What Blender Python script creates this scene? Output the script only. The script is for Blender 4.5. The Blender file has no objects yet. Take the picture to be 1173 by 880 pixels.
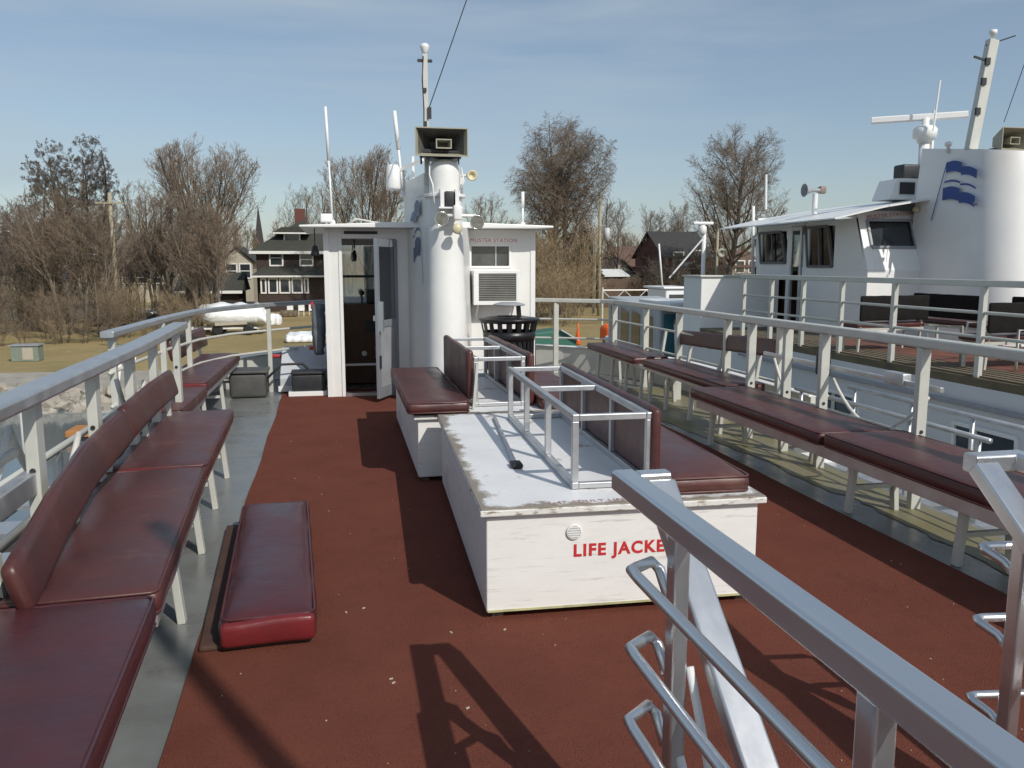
import bpy, bmesh, math, random
from mathutils import Vector, Matrix
R = math.radians
SC = bpy.context.scene
COL = SC.collection
random.seed(7)

# ------------------------------------------------------------------ camera
F = 950.0; CX, CY, HY, VX = 586.5, 440.0, 303.0, 390.0
EYE = 1.6
PITCH = math.atan((CY - HY) / F)
cp, sp = math.cos(PITCH), math.sin(PITCH)
def lvl(px, py):
    r = (px - CX) / F; u = (CY - py) / F
    return (r, cp + u * sp, -sp + u * cp)
_v = lvl(VX, HY)
YAW = math.atan2(-_v[0], _v[1])
cyw, syw = math.cos(YAW), math.sin(YAW)
def ray(px, py):
    r, f, u = lvl(px, py)
    return Vector((r * cyw + f * syw, -r * syw + f * cyw, u))
def at_z(px, py, z):
    d = ray(px, py); t = (z - EYE) / d.z
    return Vector((d.x * t, d.y * t, z))
def at_y(px, py, Y):
    d = ray(px, py); t = Y / d.y
    return Vector((d.x * t, Y, EYE + d.z * t))
cam = bpy.data.cameras.new('camera'); camo = bpy.data.objects.new('camera', cam); COL.objects.link(camo)
camo.location = (0, 0, EYE); camo.rotation_euler = (R(90) - PITCH, 0, -YAW)
cam.sensor_width = 36; cam.lens = 36 * F / 1173; cam.clip_end = 3000; cam.clip_start = .05
SC.camera = camo

# ------------------------------------------------------------------ world and sun
SUN = Vector((.54, -1.06, 1.0)).normalized()
EL = math.asin(SUN.z); AZ = math.atan2(SUN.x, SUN.y)
w = bpy.data.worlds.new('World'); SC.world = w; w.use_nodes = True
nt = w.node_tree; nt.nodes.clear()
out = nt.nodes.new('ShaderNodeOutputWorld'); bg = nt.nodes.new('ShaderNodeBackground')
sky = nt.nodes.new('ShaderNodeTexSky'); sky.sky_type = 'NISHITA'; sky.sun_disc = False
sky.sun_elevation = EL; sky.sun_rotation = AZ; sky.air_density = 1.0; sky.dust_density = .9; sky.ozone_density = 1.6
# thin veils of high cloud
tc = nt.nodes.new('ShaderNodeTexCoord'); mp = nt.nodes.new('ShaderNodeMapping')
mp.inputs['Scale'].default_value = (1.0, 1.4, 8.0); mp.inputs['Rotation'].default_value = (R(5), R(9), 0)
nz = nt.nodes.new('ShaderNodeTexNoise'); nz.inputs['Scale'].default_value = 1.7; nz.inputs['Detail'].default_value = 6; nz.inputs['Roughness'].default_value = .5
nz.inputs['Distortion'].default_value = .4
cr = nt.nodes.new('ShaderNodeValToRGB'); cr.color_ramp.elements[0].position = .44; cr.color_ramp.elements[0].color = (.24, .24, .24, 1)
cr.color_ramp.elements[1].position = .70; cr.color_ramp.elements[1].color = (.74, .74, .74, 1)
mx = nt.nodes.new('ShaderNodeMix'); mx.data_type = 'RGBA'
mx.inputs[7].default_value = (4.4, 5.3, 6.0, 1)
nt.links.new(tc.outputs['Generated'], mp.inputs['Vector']); nt.links.new(mp.outputs[0], nz.inputs['Vector'])
nt.links.new(nz.outputs['Fac'], cr.inputs['Fac']); nt.links.new(cr.outputs['Color'], mx.inputs[0])
nt.links.new(sky.outputs[0], mx.inputs[6]); nt.links.new(mx.outputs[2], bg.inputs['Color'])
bg.inputs['Strength'].default_value = .1
nt.links.new(bg.outputs[0], out.inputs['Surface'])
sl = bpy.data.lights.new('sun', 'SUN'); sl.energy = 3.4; sl.angle = R(.53); sl.color = (1, .95, .87)
so = bpy.data.objects.new('sun', sl); COL.objects.link(so)
so.rotation_euler = SUN.to_track_quat('Z', 'Y').to_euler(); so.location = (5, -8, 12)
SC.view_settings.view_transform = 'Standard'; SC.view_settings.look = 'None'
SC.view_settings.exposure = 0.0; SC.view_settings.gamma = 1; SC.view_settings.use_curve_mapping = False

# ------------------------------------------------------------------ materials
MATS = {}
def mat(name, col, rough=.6, metal=0, var=.0, vscale=6, bump=0, bscale=40, col2=None, spots=None, rvar=0, spec=None, coat=0, stretch=None, detail=5):
    """principled + noise colour variation, optional stains (colour, scale, threshold, amount) and bump"""
    if name in MATS: return MATS[name]
    m = bpy.data.materials.new(name); m.use_nodes = True; n = m.node_tree; N = n.nodes; Lk = n.links
    b = N['Principled BSDF']
    b.inputs['Roughness'].default_value = rough; b.inputs['Metallic'].default_value = metal
    if spec is not None: b.inputs['Specular IOR Level'].default_value = spec
    if coat: b.inputs['Coat Weight'].default_value = coat
    t = N.new('ShaderNodeTexCoord'); vec = t.outputs['Object']
    if stretch:
        mpn = N.new('ShaderNodeMapping'); mpn.inputs['Scale'].default_value = stretch
        Lk.new(vec, mpn.inputs['Vector']); vec = mpn.outputs[0]
    c = tuple(col) + (1,)
    if col2 is None:
        col2 = tuple(min(1, x * (1 - var)) for x in col); colb = tuple(min(1, x * (1 + var)) for x in col)
    else: colb = col
    nz = N.new('ShaderNodeTexNoise'); nz.inputs['Scale'].default_value = vscale; nz.inputs['Detail'].default_value = detail; nz.inputs['Roughness'].default_value = .62
    Lk.new(vec, nz.inputs['Vector'])
    r = N.new('ShaderNodeValToRGB'); r.color_ramp.elements[0].position = .32; r.color_ramp.elements[1].position = .68
    r.color_ramp.elements[0].color = tuple(col2) + (1,); r.color_ramp.elements[1].color = tuple(colb) + (1,)
    Lk.new(nz.outputs['Fac'], r.inputs['Fac']); cur = r.outputs['Color']
    for sdef in (spots or []):
        sc_, sscale, th, am = sdef[:4]
        q = N.new('ShaderNodeTexNoise'); q.inputs['Scale'].default_value = sscale; q.inputs['Detail'].default_value = 7; q.inputs['Roughness'].default_value = .7
        vv = vec
        if len(sdef) > 4:
            mq = N.new('ShaderNodeMapping'); mq.inputs['Scale'].default_value = sdef[4]; mq.inputs['Location'].default_value = (3.1, 1.7, .4)
            Lk.new(t.outputs['Object'], mq.inputs['Vector']); vv = mq.outputs[0]
        Lk.new(vv, q.inputs['Vector'])
        rr = N.new('ShaderNodeValToRGB'); rr.color_ramp.elements[0].position = th; rr.color_ramp.elements[1].position = min(1, th + .1)
        rr.color_ramp.elements[0].color = (0, 0, 0, 1); rr.color_ramp.elements[1].color = (am, am, am, 1)
        Lk.new(q.outputs['Fac'], rr.inputs['Fac'])
        mm = N.new('ShaderNodeMix'); mm.data_type = 'RGBA'; mm.inputs[7].default_value = tuple(sc_) + (1,)
        Lk.new(rr.outputs['Color'], mm.inputs[0]); Lk.new(cur, mm.inputs[6]); cur = mm.outputs[2]
    Lk.new(cur, b.inputs['Base Color'])
    if rvar:
        mr = N.new('ShaderNodeMapRange'); mr.inputs['To Min'].default_value = max(.03, rough - rvar); mr.inputs['To Max'].default_value = rough + rvar
        mr.inputs['From Min'].default_value = .3; mr.inputs['From Max'].default_value = .7
        Lk.new(nz.outputs['Fac'], mr.inputs['Value']); Lk.new(mr.outputs[0], b.inputs['Roughness'])
    if bump:
        q = N.new('ShaderNodeTexNoise'); q.inputs['Scale'].default_value = bscale; q.inputs['Detail'].default_value = 4
        Lk.new(vec, q.inputs['Vector'])
        bp = N.new('ShaderNodeBump'); bp.inputs['Strength'].default_value = bump; bp.inputs['Distance'].default_value = .02
        Lk.new(q.outputs['Fac'], bp.inputs['Height']); Lk.new(bp.outputs[0], b.inputs['Normal'])
    MATS[name] = m
    return m
def glassy(name, tint=(.55, .6, .62), see=.75):
    if name in MATS: return MATS[name]
    m = bpy.data.materials.new(name); m.use_nodes = True; n = m.node_tree; N = n.nodes; N.clear()
    o = N.new('ShaderNodeOutputMaterial'); tr = N.new('ShaderNodeBsdfTransparent'); tr.inputs[0].default_value = tint + (1,)
    g = N.new('ShaderNodeBsdfGlossy'); g.inputs['Roughness'].default_value = .03; g.inputs[0].default_value = (.9, .95, 1, 1)
    fr = N.new('ShaderNodeFresnel'); fr.inputs[0].default_value = 1.5
    ad = N.new('ShaderNodeMath'); ad.operation = 'ADD'; ad.inputs[1].default_value = 1 - see - .1; n.links.new(fr.outputs[0], ad.inputs[0])
    mxs = N.new('ShaderNodeMixShader'); n.links.new(ad.outputs[0], mxs.inputs[0]); n.links.new(tr.outputs[0], mxs.inputs[1]); n.links.new(g.outputs[0], mxs.inputs[2])
    n.links.new(mxs.outputs[0], o.inputs[0]); MATS[name] = m
    return m

WHITE = mat('white_paint', (.78, .78, .75), .38, var=.04, vscale=3, bump=.07, bscale=5, spots=[((.52, .40, .26), 2.2, .67, .55, (11, 11, .7)), ((.40, .36, .28), 3.5, .66, .35, (6, 6, .8)), ((.30, .22, .12), 9, .74, .5)])
WHITE2 = mat('clean_white_paint', (.80, .80, .78), .36, var=.025, vscale=2, bump=.04, bscale=4, spots=[((.50, .38, .26), 1.8, .70, .5, (9, 9, .6)), ((.45, .42, .36), 2.2, .68, .3, (5, 5, .6))])
BOXW = mat('worn_white_wood', (.80, .79, .76), .5, var=.035, vscale=2.2, bump=.09, bscale=7, spots=[((.42, .40, .36), 1.2, .555, .5, (2.5, 2.5, 34)), ((.30, .25, .19), 2.0, .68, .7, (2, 2, 16)), ((.22, .16, .10), 9, .70, .8), ((.5, .47, .42), 1.4, .58, .4)], stretch=(1, 1, 2.5))
LIDW = mat('peeling_lid_paint', (.74, .74, .74), .5, var=.07, vscale=3, bump=.12, bscale=9, spots=[((.26, .17, .08), 3.8, .60, .75), ((.34, .33, .31), 6, .62, .5), ((.10, .07, .04), 14, .70, .9)])
def edge_wear(m, col, width=.05, amount=1.0, sides=(1, 1, 1, 1)):
    n = m.node_tree; N = n.nodes; Lk = n.links; b = N['Principled BSDF']; src = b.inputs['Base Color'].links[0].from_socket
    t = N.new('ShaderNodeTexCoord'); sep = N.new('ShaderNodeSeparateXYZ'); Lk.new(t.outputs['Generated'], sep.inputs[0])
    def M(op, a, c):
        q = N.new('ShaderNodeMath'); q.operation = op
        for i, v in enumerate((a, c)):
            if isinstance(v, (int, float)): q.inputs[i].default_value = v
            else: Lk.new(v, q.inputs[i])
        return q.outputs[0]
    x, y = sep.outputs[0], sep.outputs[1]
    d = M('MINIMUM', M('MINIMUM', x, M('ADD', M('SUBTRACT', 1, x), .02)), M('MINIMUM', M('MULTIPLY', y, 1.7), M('MULTIPLY', M('SUBTRACT', 1, y), 1.7)))
    nz = N.new('ShaderNodeTexNoise'); nz.inputs['Scale'].default_value = 7; nz.inputs['Detail'].default_value = 9; nz.inputs['Roughness'].default_value = .72; Lk.new(t.outputs['Object'], nz.inputs['Vector'])
    th = M('MULTIPLY', M('SUBTRACT', nz.outputs['Fac'], .36), width * 4)
    mr = N.new('ShaderNodeMapRange'); mr.inputs['From Min'].default_value = -.012; mr.inputs['From Max'].default_value = .02; mr.inputs['To Max'].default_value = amount; Lk.new(M('SUBTRACT', th, d), mr.inputs['Value'])
    mm = N.new('ShaderNodeMix'); mm.data_type = 'RGBA'; mm.inputs[7].default_value = tuple(col) + (1,); Lk.new(mr.outputs[0], mm.inputs[0]); Lk.new(src, mm.inputs[6]); Lk.new(mm.outputs[2], b.inputs['Base Color'])
edge_wear(LIDW, (.17, .125, .075), .06, .85)
LIDE = mat('peeling_lid_edge', (.72, .71, .67), .55, var=.06, vscale=6, bump=.2, bscale=20, spots=[((.20, .15, .08), 5, .53, .9, (2.5, 2.5, 9)), ((.06, .05, .02), 9, .63, .9)])
RAILW = mat('weathered_white_aluminium', (.56, .56, .51), .42, metal=.12, var=.06, vscale=7, spots=[((.34, .32, .27), 6, .66, .5)])
ALU = mat('brushed_aluminium', (.68, .69, .70), .31, metal=.92, var=.04, vscale=9, rvar=.04, stretch=(1, .15, 1), spots=[((.60, .59, .57), 14, .62, .3)])
ALUD = mat('dull_aluminium', (.55, .56, .57), .42, metal=.75, var=.09, vscale=8, rvar=.1, spots=[((.32, .31, .3), 9, .66, .5)])
VINYL = mat('maroon_vinyl', (.100, .032, .027), .40, col2=(.066, .023, .023), vscale=3, bump=.22, bscale=9, rvar=.09, spots=[((.15, .07, .05), 2.5, .57, .55), ((.045, .02, .022), 5, .64, .5)])
VINYLN = mat('glossy_maroon_vinyl', (.082, .019, .022), .33, col2=(.05, .018, .024), vscale=4, bump=.25, bscale=8, rvar=.07, spots=[((.055, .022, .03), 3, .58, .55)])
VINYLR = mat('red_vinyl_edge', (.17, .018, .02), .32, col2=(.12, .016, .018), vscale=9, bump=.1, bscale=20)
PLY = mat('cushion_board', (.07, .035, .025), .8, var=.2)
CARPET = mat('red_carpet', (.205, .068, .045), .95, col2=(.165, .054, .037), vscale=2.6, bump=.7, bscale=240, spec=.1, spots=[((.105, .034, .025), 105, .53, .55), ((.27, .105, .075), 140, .64, .45), ((.12, .042, .032), 1.3, .57, .6), ((.16, .07, .05), 2.2, .62, .6, (1.5, .35, 1))])
DECK = mat('grey_deck_paint', (.20, .21, .205), .3, col2=(.145, .15, .145), vscale=2.4, bump=.08, bscale=5, rvar=.12, spots=[((.10, .095, .08), 1.7, .57, .7), ((.30, .29, .26), 5, .65, .6)])
DECKK = mat('khaki_stained_deck', (.19, .165, .075), .45, col2=(.22, .205, .14), vscale=1.6, bump=.1, bscale=6, rvar=.12, spots=[((.10, .09, .04), 2.1, .6, .6), ((.30, .29, .25), 3.3, .68, .6)])
BLACK = mat('black_powder_coat', (.012, .012, .014), .35, var=.2, vscale=8)
DARK = mat('dark_plastic', (.025, .027, .03), .5, var=.2, vscale=5)
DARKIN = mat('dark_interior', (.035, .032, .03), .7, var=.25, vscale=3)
WOODP = mat('brown_panelling', (.11, .052, .022), .5, col2=(.065, .03, .014), vscale=5, stretch=(6, 6, .6))
GREYM = mat('grey_painted_metal', (.30, .31, .33), .45, var=.1, vscale=5)
GREYC = mat('grey_locker_paint', (.50, .52, .55), .5, var=.05, vscale=3)
TAN = mat('tan_horn_plastic', (.36, .345, .27), .5, var=.08, vscale=5)
RED = mat('red_lettering', (.55, .03, .03), .5, var=.1, vscale=20)
REDF = mat('faded_red_lettering', (.50, .14, .13), .6, var=.2, vscale=30)
BLUE = mat('blue_emblem_paint', (.016, .055, .25), .45, var=.08)
GREYT = mat('grey_lettering', (.35, .36, .4), .6)
CHROME = mat('lamp_reflector', (.6, .6, .55), .15, metal=.9)
LENS = mat('lamp_lens', (.16, .16, .14), .08, var=.4, vscale=20)
YEL = mat('yellow_plastic', (.60, .54, .36), .4, var=.1)
DKGLASS = mat('dark_window_glass', (.03, .036, .04), .06, spec=.8, var=.15, vscale=2)
GLASS = glassy('clear_glass')
RUBBER = mat('black_rubber', (.015, .015, .015), .6)
ROPEW = mat('white_hose', (.62, .6, .55), .6, var=.1)
HULLW = mat('white_hull_paint', (.66, .67, .68), .4, var=.04, vscale=1.5, spots=[((.3, .26, .2), 1.5, .68, .4, (1.2, 1.2, .25))])
CREAMB = mat('bulwark_paint', (.58, .57, .52), .5, var=.06, vscale=3, spots=[((.35, .31, .24), 3, .64, .5)])
TEAL = mat('teal_paint', (.03, .14, .16), .5, var=.1)
GREENP = mat('green_paint', (.04, .145, .105), .5, var=.1, vscale=3)
BLUET = mat('blue_tarp', (.02, .11, .36), .55, var=.15, vscale=4)
ORANGE = mat('orange_plastic', (.75, .12, .015), .5, var=.1)
TIMBER = mat('weathered_timber', (.20, .16, .11), .85, col2=(.12, .09, .06), vscale=6, stretch=(8, 1, 8), bump=.3, bscale=12)
TIMBERD = mat('dark_timber', (.06, .05, .04), .85, col2=(.035, .03, .025), vscale=6, bump=.3, bscale=12)
ORWOOD = mat('orange_wood', (.42, .18, .05), .7, var=.2, vscale=5)
POLEW = mat('utility_pole_wood', (.40, .36, .26), .9, col2=(.30, .27, .19), vscale=3, stretch=(6, 6, .5))
CREAMP = mat('shrink_wrap', (.86, .87, .87), .35, var=.03, vscale=2, bump=.25, bscale=2.5)
BARK = mat('bark', (.105, .085, .062), .9, col2=(.07, .055, .042), vscale=3, bump=.4, bscale=8)
BARKL = mat('pale_bark', (.24, .19, .13), .9, col2=(.15, .115, .08), vscale=2, bump=.4, bscale=8)
TWIG = mat('twigs_grey_brown', (.215, .165, .122), .9, col2=(.15, .115, .085), vscale=.6)
TWIGR = mat('twigs_russet', (.24, .178, .122), .9, col2=(.17, .128, .092), vscale=.5)
TWIGO = mat('twigs_tan', (.36, .265, .155), .9, col2=(.25, .19, .115), vscale=.5)
TWIGD = mat('twigs_dark', (.14, .115, .095), .9, col2=(.10, .085, .07), vscale=.6)
BRICKD = mat('dark_brown_shingle', (.062, .042, .034), .85, col2=(.045, .03, .026), vscale=4, stretch=(1, 1, 6))
BRICKR = mat('red_brick', (.17, .065, .046), .85, col2=(.11, .045, .035), vscale=5, stretch=(2, 2, 6))
ROOFG = mat('dark_green_shingle', (.058, .058, .045), .85, col2=(.036, .037, .030), vscale=3, stretch=(1, 1, 4))
ROOFD = mat('dark_shingle', (.045, .042, .042), .85, var=.2, vscale=3)
ROOFR = mat('brown_shingle', (.14, .085, .06), .85, var=.2, vscale=3)
TRIMW = mat('house_trim_white', (.75, .75, .72), .5, var=.03)
SIDEB = mat('pale_siding', (.42, .38, .30), .7, var=.08, vscale=2)
SIDEG = mat('grey_siding', (.30, .30, .29), .7, var=.1, vscale=2)
FENCEB = mat('brown_fence_boards', (.16, .11, .08), .85, col2=(.10, .07, .05), vscale=4, stretch=(8, 8, .5))

# ------------------------------------------------------------------ mesh builder
ORIG = {}
class MB:
    def __init__(s): s.v = []; s.f = []
    def add(s, vs, fs):
        o = len(s.v); s.v += [Vector(x) for x in vs]; s.f += [tuple(i + o for i in f) for f in fs]; return s
    def hexa(s, p): return s.add(p, [(0, 3, 2, 1), (4, 5, 6, 7), (0, 1, 5, 4), (1, 2, 6, 5), (2, 3, 7, 6), (3, 0, 4, 7)])
    def box(s, x0, x1, y0, y1, z0, z1):
        return s.hexa([(x0, y0, z0), (x1, y0, z0), (x1, y1, z0), (x0, y1, z0), (x0, y0, z1), (x1, y0, z1), (x1, y1, z1), (x0, y1, z1)])
    def bar(s, a, b, wd, th, up=(0, 0, 1)):
        a, b = Vector(a), Vector(b); d = (b - a).normalized(); up = Vector(up)
        if abs(d.dot(up)) > .98: up = Vector((0, 1, 0)) if abs(d.y) < .9 else Vector((1, 0, 0))
        sd = d.cross(up).normalized(); u = sd.cross(d).normalized()
        sd *= wd / 2; u *= th / 2
        return s.hexa([a - sd - u, a + sd - u, b + sd - u, b - sd - u, a - sd + u, a + sd + u, b + sd + u, b - sd + u])
    def tube(s, pts, r, n=8, cap=True):
        pts = [Vector(p) for p in pts]; rr = r if isinstance(r, (list, tuple)) else [r] * len(pts)
        rings = []; prev = None
        for i, p in enumerate(pts):
            d = (pts[min(i + 1, len(pts) - 1)] - pts[max(i - 1, 0)]).normalized()
            if prev is None:
                a = Vector((0, 0, 1)) if abs(d.z) < .9 else Vector((1, 0, 0)); x = d.cross(a).normalized()
            else: x = (prev - d * prev.dot(d)).normalized()
            prev = x; y = d.cross(x)
            rings.append([p + (x * math.cos(2 * math.pi * k / n) + y * math.sin(2 * math.pi * k / n)) * rr[i] for k in range(n)])
        vs = [q for rg in rings for q in rg]; fs = []
        for i in range(len(pts) - 1):
            for k in range(n): fs.append((i * n + k, i * n + (k + 1) % n, (i + 1) * n + (k + 1) % n, (i + 1) * n + k))
        if cap: fs.append(tuple(range(n - 1, -1, -1))); fs.append(tuple((len(pts) - 1) * n + k for k in range(n)))
        return s.add(vs, fs)
    def sweep(s, path, wd, th, c=.008, cap=True):
        """rectangular profile with chamfered corners, mitred, swept along a mostly horizontal path"""
        pts = [Vector(p) for p in path]; W, H = wd / 2, th / 2
        prof = [(-W + c, -H), (W - c, -H), (W, -H + c), (W, H - c), (W - c, H), (-W + c, H), (-W, H - c), (-W, -H + c)]
        n = 8; vs = []
        for i, p in enumerate(pts):
            d0 = (pts[i] - pts[i - 1]).normalized() if i else None
            d1 = (pts[i + 1] - pts[i]).normalized() if i < len(pts) - 1 else None
            d = ((d0 or d1) + (d1 or d0)).normalized()
            sd = d.cross(Vector((0, 0, 1))).normalized(); u = sd.cross(d).normalized()
            k = 1
            if d0 and d1: k = min(2, 1 / max(.3, d.dot(d1)))
            for a, b in prof: vs.append(p + sd * a * k + u * b)
        fs = []
        for i in range(len(pts) - 1):
            for k in range(n): fs.append((i * n + k, i * n + (k + 1) % n, (i + 1) * n + (k + 1) % n, (i + 1) * n + k))
        if cap: fs.append(tuple(range(n - 1, -1, -1))); fs.append(tuple((len(pts) - 1) * n + k for k in range(n)))
        return s.add(vs, fs)
    def lathe(s, c, prof, n=32, axis='z', caps=True):
        c = Vector(c); vs = []
        for r, h in prof:
            for k in range(n):
                a = 2 * math.pi * k / n; x, y = r * math.cos(a), r * math.sin(a)
                vs.append(c + (Vector((x, y, h)) if axis == 'z' else Vector((x, h, y)) if axis == 'y' else Vector((h, x, y))))
        fs = [(i * n + k, i * n + (k + 1) % n, (i + 1) * n + (k + 1) % n, (i + 1) * n + k) for i in range(len(prof) - 1) for k in range(n)]
        if caps: fs.append(tuple(range(n - 1, -1, -1))); fs.append(tuple((len(prof) - 1) * n + k for k in range(n)))
        return s.add(vs, fs)
    def prism(s, poly, a, b, axis='y'):
        """2-D polygon extruded from a to b along an axis"""
        mk = {'y': lambda p, t: (p[0], t, p[1]), 'x': lambda p, t: (t, p[0], p[1]), 'z': lambda p, t: (p[0], p[1], t)}[axis]
        n = len(poly); vs = [mk(p, a) for p in poly] + [mk(p, b) for p in poly]
        fs = [tuple(range(n)), tuple(range(2 * n - 1, n - 1, -1))] + [(i, i + n, (i + 1) % n + n, (i + 1) % n) for i in range(n)]
        return s.add(vs, fs)
    def rbox(s, x0, x1, y0, y1, z0, z1, r=.03, puff=0, wr=0, seed=0, step=.1):
        """cushion: box with rounded edges, a slight puff on top and soft wrinkles"""
        rnd = random.Random(seed); ph = [rnd.uniform(0, 6) for _ in range(6)]; s.rb = (x0, x1, y0, y1, z0, z1, r)
        sx, sy, sz = x1 - x0, y1 - y0, z1 - z0; cx_, cy_, cz_ = (x0 + x1) / 2, (y0 + y1) / 2, (z0 + z1) / 2
        def ticks(L):
            k = max(2, int(L / step)); e = [-L / 2, -L / 2 + r * .12, -L / 2 + r * .4, -L / 2 + r]
            return e + [-L / 2 + r + (L - 2 * r) * i / k for i in range(1, k)] + [-t for t in reversed(e)]
        tx, ty, tz = ticks(sx), ticks(sy), ticks(sz); idx = {}; vs = []; fs = []
        def vid(i, j, k):
            key = (i, j, k)
            if key in idx: return idx[key]
            p = Vector((tx[i], ty[j], tz[k])); q = Vector((max(-sx / 2 + r, min(sx / 2 - r, p.x)), max(-sy / 2 + r, min(sy / 2 - r, p.y)), max(-sz / 2 + r, min(sz / 2 - r, p.z))))
            d = p - q
            if d.length > 1e-6:
                p = q + d.normalized() * r
            if puff and p.z > 0:
                p.z += puff * (1 - (2 * p.x / sx) ** 2) * (1 - (2 * p.y / sy) ** 4)
            if wr:
                p.z += wr * (math.sin(p.y * 9 + ph[0] + 2 * math.sin(p.x * 7 + ph[1])) + .6 * math.sin(p.x * 17 + p.y * 23 + ph[2])) * (1 if p.z > 0 else 0)
                p.x += wr * math.sin(p.y * 13 + ph[3]) * .8; p.y += wr * math.sin(p.x * 15 + ph[4]) * .8
            idx[key] = len(vs); vs.append(p + Vector((cx_, cy_, cz_))); return idx[key]
        nx, ny, nz_ = len(tx) - 1, len(ty) - 1, len(tz) - 1
        for i in range(nx):
            for j in range(ny):
                fs.append((vid(i, j, 0), vid(i, j + 1, 0), vid(i + 1, j + 1, 0), vid(i + 1, j, 0))); fs.append((vid(i, j, nz_), vid(i + 1, j, nz_), vid(i + 1, j + 1, nz_), vid(i, j + 1, nz_)))
        for i in range(nx):
            for k in range(nz_):
                fs.append((vid(i, 0, k), vid(i + 1, 0, k), vid(i + 1, 0, k + 1), vid(i, 0, k + 1))); fs.append((vid(i, ny, k), vid(i, ny, k + 1), vid(i + 1, ny, k + 1), vid(i + 1, ny, k)))
        for j in range(ny):
            for k in range(nz_):
                fs.append((vid(0, j, k), vid(0, j, k + 1), vid(0, j + 1, k + 1), vid(0, j + 1, k))); fs.append((vid(nx, j, k), vid(nx, j + 1, k), vid(nx, j + 1, k + 1), vid(nx, j, k + 1)))
        return s.add(vs, fs)
    def xf(s, M):
        s.v = [M @ v for v in s.v]; s.M = M; return s
    def build(s, name, m, parent=None, smooth=False, bevel=0, local=False, label=None, seg=2):
        o0 = Vector((0, 0, 0)) if (parent is None or local) else ORIG.get(parent.name, Vector((0, 0, 0)))
        me = bpy.data.meshes.new(name); me.from_pydata([tuple(v - o0) for v in s.v], [], s.f); me.update()
        bmx = bmesh.new(); bmx.from_mesh(me); bmesh.ops.recalc_face_normals(bmx, faces=bmx.faces); bmx.to_mesh(me); bmx.free()
        me.materials.append(m)
        if smooth: me.polygons.foreach_set('use_smooth', [True] * len(me.polygons))
        o = bpy.data.objects.new(name, me); COL.objects.link(o)
        if smooth == 'auto':
            md = o.modifiers.new('split', 'EDGE_SPLIT'); md.split_angle = R(38)
        if bevel:
            b = o.modifiers.new('bevel', 'BEVEL'); b.width = bevel; b.segments = seg; b.limit_method = 'ANGLE'; b.angle_limit = R(35)
        if parent is not None: o.parent = parent; ORIG[o.name] = o0 if not local else Vector((0, 0, 0))
        if label: o['label'] = label
        if name in ('seat_cushion', 'cover') and hasattr(s, 'rb'):
            x0, x1, y0, y1, z0, z1, r = s.rb; e = r * .22; c = r * .9; M = getattr(s, 'M', Matrix()); P = MB()
            for zz_ in (z1 - e, z0 + e):
                pts = [(x0 + e, y0 + c, zz_), (x0 + e, y1 - c, zz_), (x0 + c * .5, y1 - c * .5, zz_), (x0 + c, y1 - e, zz_), (x1 - c, y1 - e, zz_), (x1 - c * .5, y1 - c * .5, zz_), (x1 - e, y1 - c, zz_), (x1 - e, y0 + c, zz_), (x1 - c * .5, y0 + c * .5, zz_), (x1 - c, y0 + e, zz_), (x0 + c, y0 + e, zz_), (x0 + c * .5, y0 + c * .5, zz_), (x0 + e, y0 + c, zz_)]
                Q = MB().tube([M @ Vector(p) for p in pts], .0065, 6)
                Q.build('piping', m, o, True, local=local)
        return o
def tag(o, label=None, cat=None, group=None, kind=None):
    if label: o['label'] = label
    if cat: o['category'] = cat
    if group: o['group'] = group
    if kind: o['kind'] = kind
    return o
def thing(name, loc, label, cat, group=None, rz=0):
    o = bpy.data.objects.new(name, None); o.empty_display_size = .2; o.location = loc; o.rotation_euler = (0, 0, rz); COL.objects.link(o)
    ORIG[o.name] = Vector(loc) if not rz else Vector((0, 0, 0))
    return tag(o, label, cat, group)
def dup(root, loc, rz=None, label=None, scale=None):
    r = root.copy(); COL.objects.link(r); r.location = loc
    if rz is not None: r.rotation_euler = (0, 0, rz)
    if scale is not None: r.scale = scale if hasattr(scale, '__len__') else (scale,) * 3
    if label: r['label'] = label
    for ch in list(root.children):
        c = ch.copy(); COL.objects.link(c); c.parent = r
        for g in list(ch.children):
            d = g.copy(); COL.objects.link(d); d.parent = c
    return r
def lettering(text, size, M, m, parent, name='lettering', bold=.0, extrude=.001, spacing=1.0, world=True):
    cu = bpy.data.curves.new('txt', 'FONT'); cu.body = text; cu.size = size; cu.align_x = 'CENTER'; cu.align_y = 'CENTER'; cu.extrude = extrude; cu.offset = bold; cu.space_character = spacing
    cu.resolution_u = 4
    to = bpy.data.objects.new('txt', cu); COL.objects.link(to); bpy.context.view_layer.update()
    me = bpy.data.meshes.new_from_object(to.evaluated_get(bpy.context.evaluated_depsgraph_get()))
    bpy.data.objects.remove(to); bpy.data.curves.remove(cu)
    o0 = ORIG.get(parent.name, Vector((0, 0, 0))) if (parent and world) else Vector((0, 0, 0))
    me.transform(Matrix.Translation(-o0) @ M)
    me.materials.clear(); me.materials.append(m); me.name = name
    o = bpy.data.objects.new(name, me); COL.objects.link(o); o.parent = parent; ORIG[o.name] = o0
    return o
def facing_aft(x, y, z): return Matrix.Translation((x, y, z)) @ Matrix.Rotation(R(90), 4, 'X')

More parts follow.
